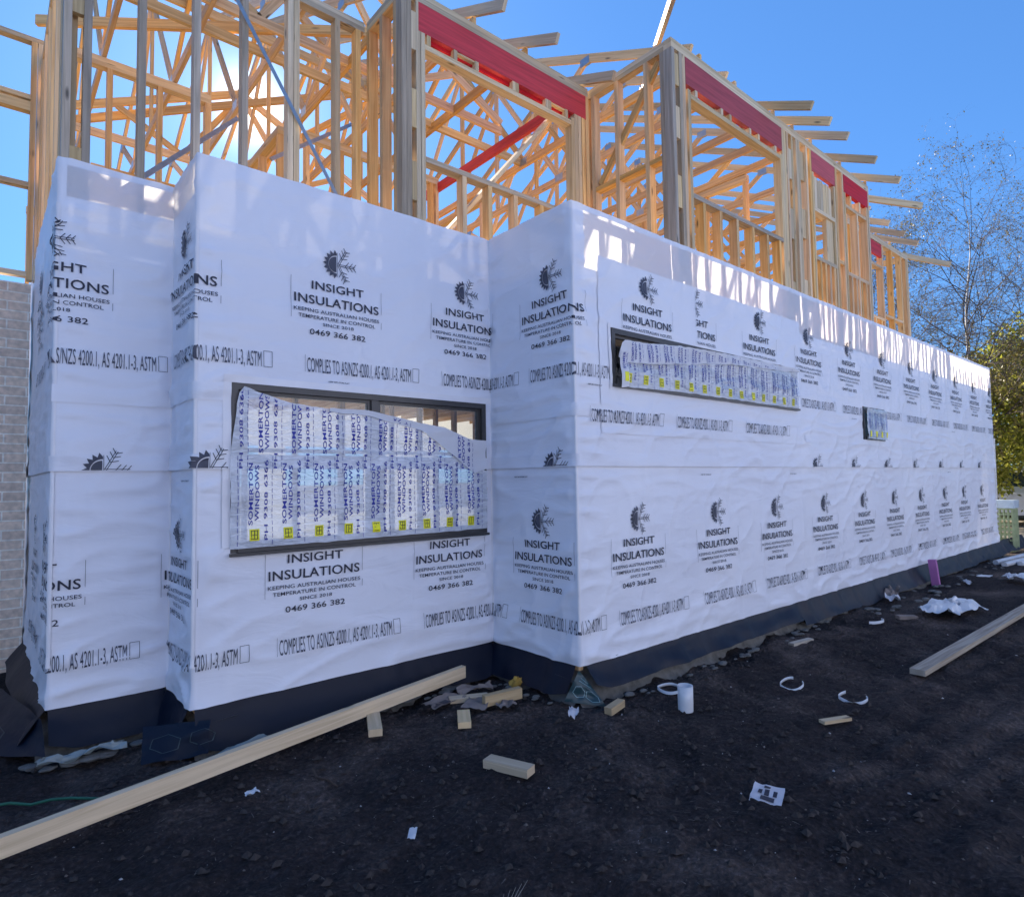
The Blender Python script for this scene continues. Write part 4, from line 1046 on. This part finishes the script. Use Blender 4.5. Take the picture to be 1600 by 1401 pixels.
def birch(x, y, h, seed, label, lean=0, wsp=1.0):
    random.seed(seed); root = empty('birch_tree', (x, y, GZ)); tag(root, label, 'tree', 'bare birch trees behind the house')
    tr = MB(); cr = MB(); pts = []; n = 14
    for i in range(n+1):
        t_ = i/n; pts.append(Vector((lean*t_*t_*2+.45*noise.noise(Vector((t_*3, seed, 0))), .45*noise.noise(Vector((t_*3, seed, 9))), h*t_)))
    tr.tube(pts, [max(.006, .10*(h/10)*(1-i/n)**1.1) for i in range(n+1)], 8)
    tr.build('trunk', M_BIRCH, root)
    def twig(p, d, L, r_, depth):
        q = []; c = p.copy(); dd = d.copy(); k = 6
        for i in range(k+1):
            q.append(c.copy()); dd = (dd+Vector((random.gauss(0, .10), random.gauss(0, .10), -.16*depth*(i/k)*1.3+(.10 if depth == 1 else 0)))).normalized(); c += dd*(L/k)
        cr.tube(q, [r_*(1-.8*i/k) for i in range(k+1)], 4 if depth > 1 else 5, 0)
        if depth < 4:
            for _ in range((9, 7, 5)[depth-1]):
                j = random.randint(1, k); a = random.uniform(0, 6.28); base = (q[j]-q[j-1]).normalized(); o_ = base.orthogonal().normalized(); o_ = Matrix.Rotation(a, 3, base) @ o_
                twig(q[j], (base*.7+o_*.75).normalized(), L*random.uniform(.35, .6), r_*.45, depth+1)
        if depth >= 3:
            dens = 2 if q[0].z < h*.48 else 1
            low = q[0].z < h*.50
            for _ in range(random.randint(1, 5) if low else random.randint(0, 1)): leaf(cr, q[random.randint(1, k)]+Vector((random.gauss(0, .02), random.gauss(0, .02), -.015)), random.uniform(.03, .06) if low else random.uniform(.02, .04), 1)
    for i in range(26):
        t_ = .18+.80*i/26; p = pts[min(n-1, int(t_*n))].lerp(pts[min(n, int(t_*n)+1)], t_*n-int(t_*n)); a = random.uniform(0, 6.28)
        up_ = .55+.5*t_; d = Vector((math.cos(a), math.sin(a), up_)).normalized(); twig(p, d, wsp*h*.38*(1.15-t_*.72), .034*(1.1-t_), 1)
    o = cr.build('crown', [M_TWIG, M_BLEAF], root)
birch(18.4, 1.75, 10.2, 4, 'tallest white-stemmed birch, nearly bare, against the blue sky', .0)
birch(16.2, 2.9, 8.6, 11, 'thinner bare birch just left of the tallest one', -.15, .9)
birch(21.5, 5.6, 10.4, 17, 'bare birch partly hidden behind the roof tails', .1)
birch(22.5, .6, 10.2, 23, 'bare drooping birch cut by the right edge', .3)
M_HLEAF = leafmat('yellow_green_leaf', [(.07, .08, .012), (.22, .26, .035), (.50, .50, .07), (.20, .17, .04), (.68, .64, .16)], .70)
def bushy(x, y, h, rx, ry, seed, n, label, z0=1.4, name='leafy_tree'):
    random.seed(seed); root = empty(name, (x, y, GZ)); tag(root, label, 'tree')
    tr = MB(); tr.tube([(0, 0, 0), (.05, .03, h*.4), (-.05, .1, h*.8)], [.16, .12, .04]); 
    for k in range(7):
        a = k*.9; tr.tube([(0, 0, h*.3), (math.cos(a)*rx*.4, math.sin(a)*ry*.4, h*.55), (math.cos(a)*rx*.75, math.sin(a)*ry*.75, h*.75)], [.07, .045, .015], 5)
    tr.build('trunk', M_BARK, root)
    cl = [(random.uniform(-1, 1), random.uniform(-1, 1), random.random()) for _ in range(130)]; mb = MB()
    for q in range(n):
        cx, cy, cz = cl[q % len(cl)]; L = math.hypot(cx, cy)
        if L > 1: cx /= L; cy /= L
        prof = math.sqrt(max(.05, 1-((cz-.42)/.62)**2))
        g = random.gauss; rr = .13
        leaf(mb, (cx*rx*prof+g(0, rr)*rx*.8, cy*ry*prof+g(0, rr)*ry*.8, z0+cz*(h-z0)+g(0, .10)*(h-z0)*.6), random.uniform(.05, .11))
    mb.build('crown', M_HLEAF, root)
bushy(20.4, .3, 5.8, 2.4, 2.2, 5, 17000, 'dense yellow-green leafy tree at the right edge')
bushy(24.0, 3.0, 5.0, 2.8, 2.4, 6, 9000, 'darker leafy bush low behind the birches', .4, 'leafy_bush')
bushy(30, -2.5, 7.5, 4.0, 3.5, 9, 9000, 'larger leafy tree farther back past the right edge')
# neighbour's yard
mb = MB(); mb.box((24.4, -3.5, GZ-.1), (24.6, 6.0, 1.62)); tag(mb.build('garden_wall', brickmat('pale_block', (.36, .33, .30), (.30, .28, .25), (.22, .2, .18))), 'pale block garden wall under the trees at right', 'garden wall')
h = empty('brick_building', (20.5, -.6, GZ)); tag(h, 'low red-brown brick outbuilding at the right edge behind the lattice crate', 'outbuilding')
mb = MB(); mb.box((-1.2, -1.8, 0), (1.2, .35, 1.35)); mb.build('wall', brickmat('red_brown_brick', (.16, .05, .03), (.12, .035, .022), (.14, .1, .08)), h)
mb = MB(); mb.box((-1.35, -1.95, 1.352), (1.35, .5, 1.42)); mb.build('roof', M_CARD, h)
# white van behind the end of the wall
v = empty('white_van', (22.0, 1.15, GZ)); tag(v, 'white van parked beyond the far end of the wrapped wall', 'van')
prof = [(-1.9, .35), (-1.9, 1.0), (-1.75, 1.15), (-1.2, 1.65), (-.9, 1.78), (2.2, 1.78), (2.3, 1.6), (2.3, .35)]
mb = MB(); yv = (-.85, .85)
mb.face([(x, yv[0], z) for x, z in prof]); mb.face([(x, yv[1], z) for x, z in prof][::-1])
for (a, b) in zip(prof, prof[1:]+prof[:1]): mb.face([(a[0], yv[0], a[1]), (a[0], yv[1], a[1]), (b[0], yv[1], b[1]), (b[0], yv[0], b[1])])
bd = mb.build('body', plain('white_car_paint', (.75, .76, .78), .25, .03), v)
mb = MB(); mb.face([(-1.70, -.75, 1.20), (-1.70, .75, 1.20), (-1.24, .7, 1.64), (-1.24, -.7, 1.64)]); mb.face([(-1.3, -.856, 1.15), (-.5, -.856, 1.15), (-.5, -.856, 1.6), (-1.05, -.856, 1.6)]); 
wi = mb.build('window', plain('dark_glass', (.03, .05, .06), .08), v)
for xx_ in (-1.2, 1.5):
    for yy in (-.8, .8):
        mb = MB(); P = [[(xx_+r_*math.cos(a*math.pi/12), yy+o_, .32+r_*math.sin(a*math.pi/12)) for r_, o_ in ((.02, -.1), (.32, -.1), (.32, .1), (.02, .1))] for a in range(25)]; mb.grid(P); mb.build('wheel', plain('tyre', (.02, .02, .02), .8), v)
# stack of green lattice trays with a pale cover
c = empty('crate_stack', (13.0, .12, GZ)); tag(c, 'tall stack of pale green lattice crates with a white cover, past the wall end', 'crate stack')
mb = MB(); Wd, Dd, Hh = .42, .42, .86
for iz in range(9):
    z = iz*Hh/8
    for yy in (-Dd/2, Dd/2): mb.beam((-Wd/2, yy, z+.01), (Wd/2, yy, z+.01), .02, .03)
    for xx_ in (-Wd/2, Wd/2): mb.beam((xx_, -Dd/2, z+.01), (xx_, Dd/2, z+.01), .02, .03)
for k in range(7):
    x = -Wd/2+Wd*k/6
    for yy in (-Dd/2-.012, Dd/2+.012): mb.beam((x, yy, 0), (x, yy, Hh), .022, .012, (0, 1, 0))
    for xx_ in (-Wd/2-.012, Wd/2+.012): mb.beam((xx_, x, 0), (xx_, x, Hh), .012, .022, (0, 1, 0))
mb.build('lattice', plain('pale_green_plastic', (.36, .42, .24), .6), c)
mb = MB(); mb.box((-.24, -.25, Hh+.03), (.24, .25, Hh+.19)); mb.build('cover', plain('pale_blue_wrap', (.55, .66, .74), .3), c)
mb = MB(); mb.tube([(15.6, .75, GZ), (15.6, .74, 1.2), (15.58, .73, 2.35)], .035); tag(mb.build('steel_post', M_STEEL), 'slim grey post standing beyond the wall end', 'post')
# bundle of white pipes on the ground
mb_ = None
for k, (p, q) in enumerate([((10.3, -.30, GZ+.04), (13.2, -.75, GZ+.12)), ((10.1, -.46, GZ+.04), (13.2, -.95, GZ+.10)), ((10.4, -.62, GZ+.04), (13.3, -1.1, GZ+.10))]):
    mb = MB(); mb.tube([p, Vector(p).lerp(Vector(q), .5), q], .045, 12)
    tag(mb.build('white_pipe', M_PVC), ('white plastic pipe lying closest to the wrapped wall', 'white plastic pipe between two others on the soil', 'white plastic pipe farthest out from the wrapped wall')[k], 'pipe', 'white pipes past the far wall end')
mb = MB(); mb.box((14.2, -6, GZ-.06), (24.2, 6, GZ+.02)); tag(mb.build('path', plain('pale_gravel', (.28, .24, .18), .95, .3, 20, .5)), kind='structure')
# unseen house added behind the camera to bounce sunlight onto the shaded wrap
nb = empty('added_bounce_house', (0, -8.6, GZ)); tag(nb, 'added pale blue-grey house out of view, bouncing sunlight onto the wrapped wall', 'house')
mb = MB(); mb.box((-14, -6, 0), (24, 0, 5.4)); mb.build('wall', plain('bounce_render', (.44, .50, .68), .9, .05, 3, .1), nb)
mb = MB(); mb.box((-14.4, -6.4, 5.403), (24.4, .4, 5.6)); mb.build('roof', M_CARD, nb)
for k in range(5):
    mb = MB(); mb.box((-11+k*7, -.02, 1.0), (-9.6+k*7, .03, 2.2)); mb.build('window', M_FRAME, nb)
mb = MB(); mb.box((-14, -8.6, GZ-.1), (24, -6.2, GZ+.05)); tag(mb.build('bounce_slab', plain('bounce_concrete', (.42, .39, .35), .9, .1, 3, .2)), kind='structure')  # unseen pale slab, added with the house for more bounced sunlight
print('objects', len(bpy.data.objects), 'verts', sum(len(m.vertices) for m in bpy.data.meshes))
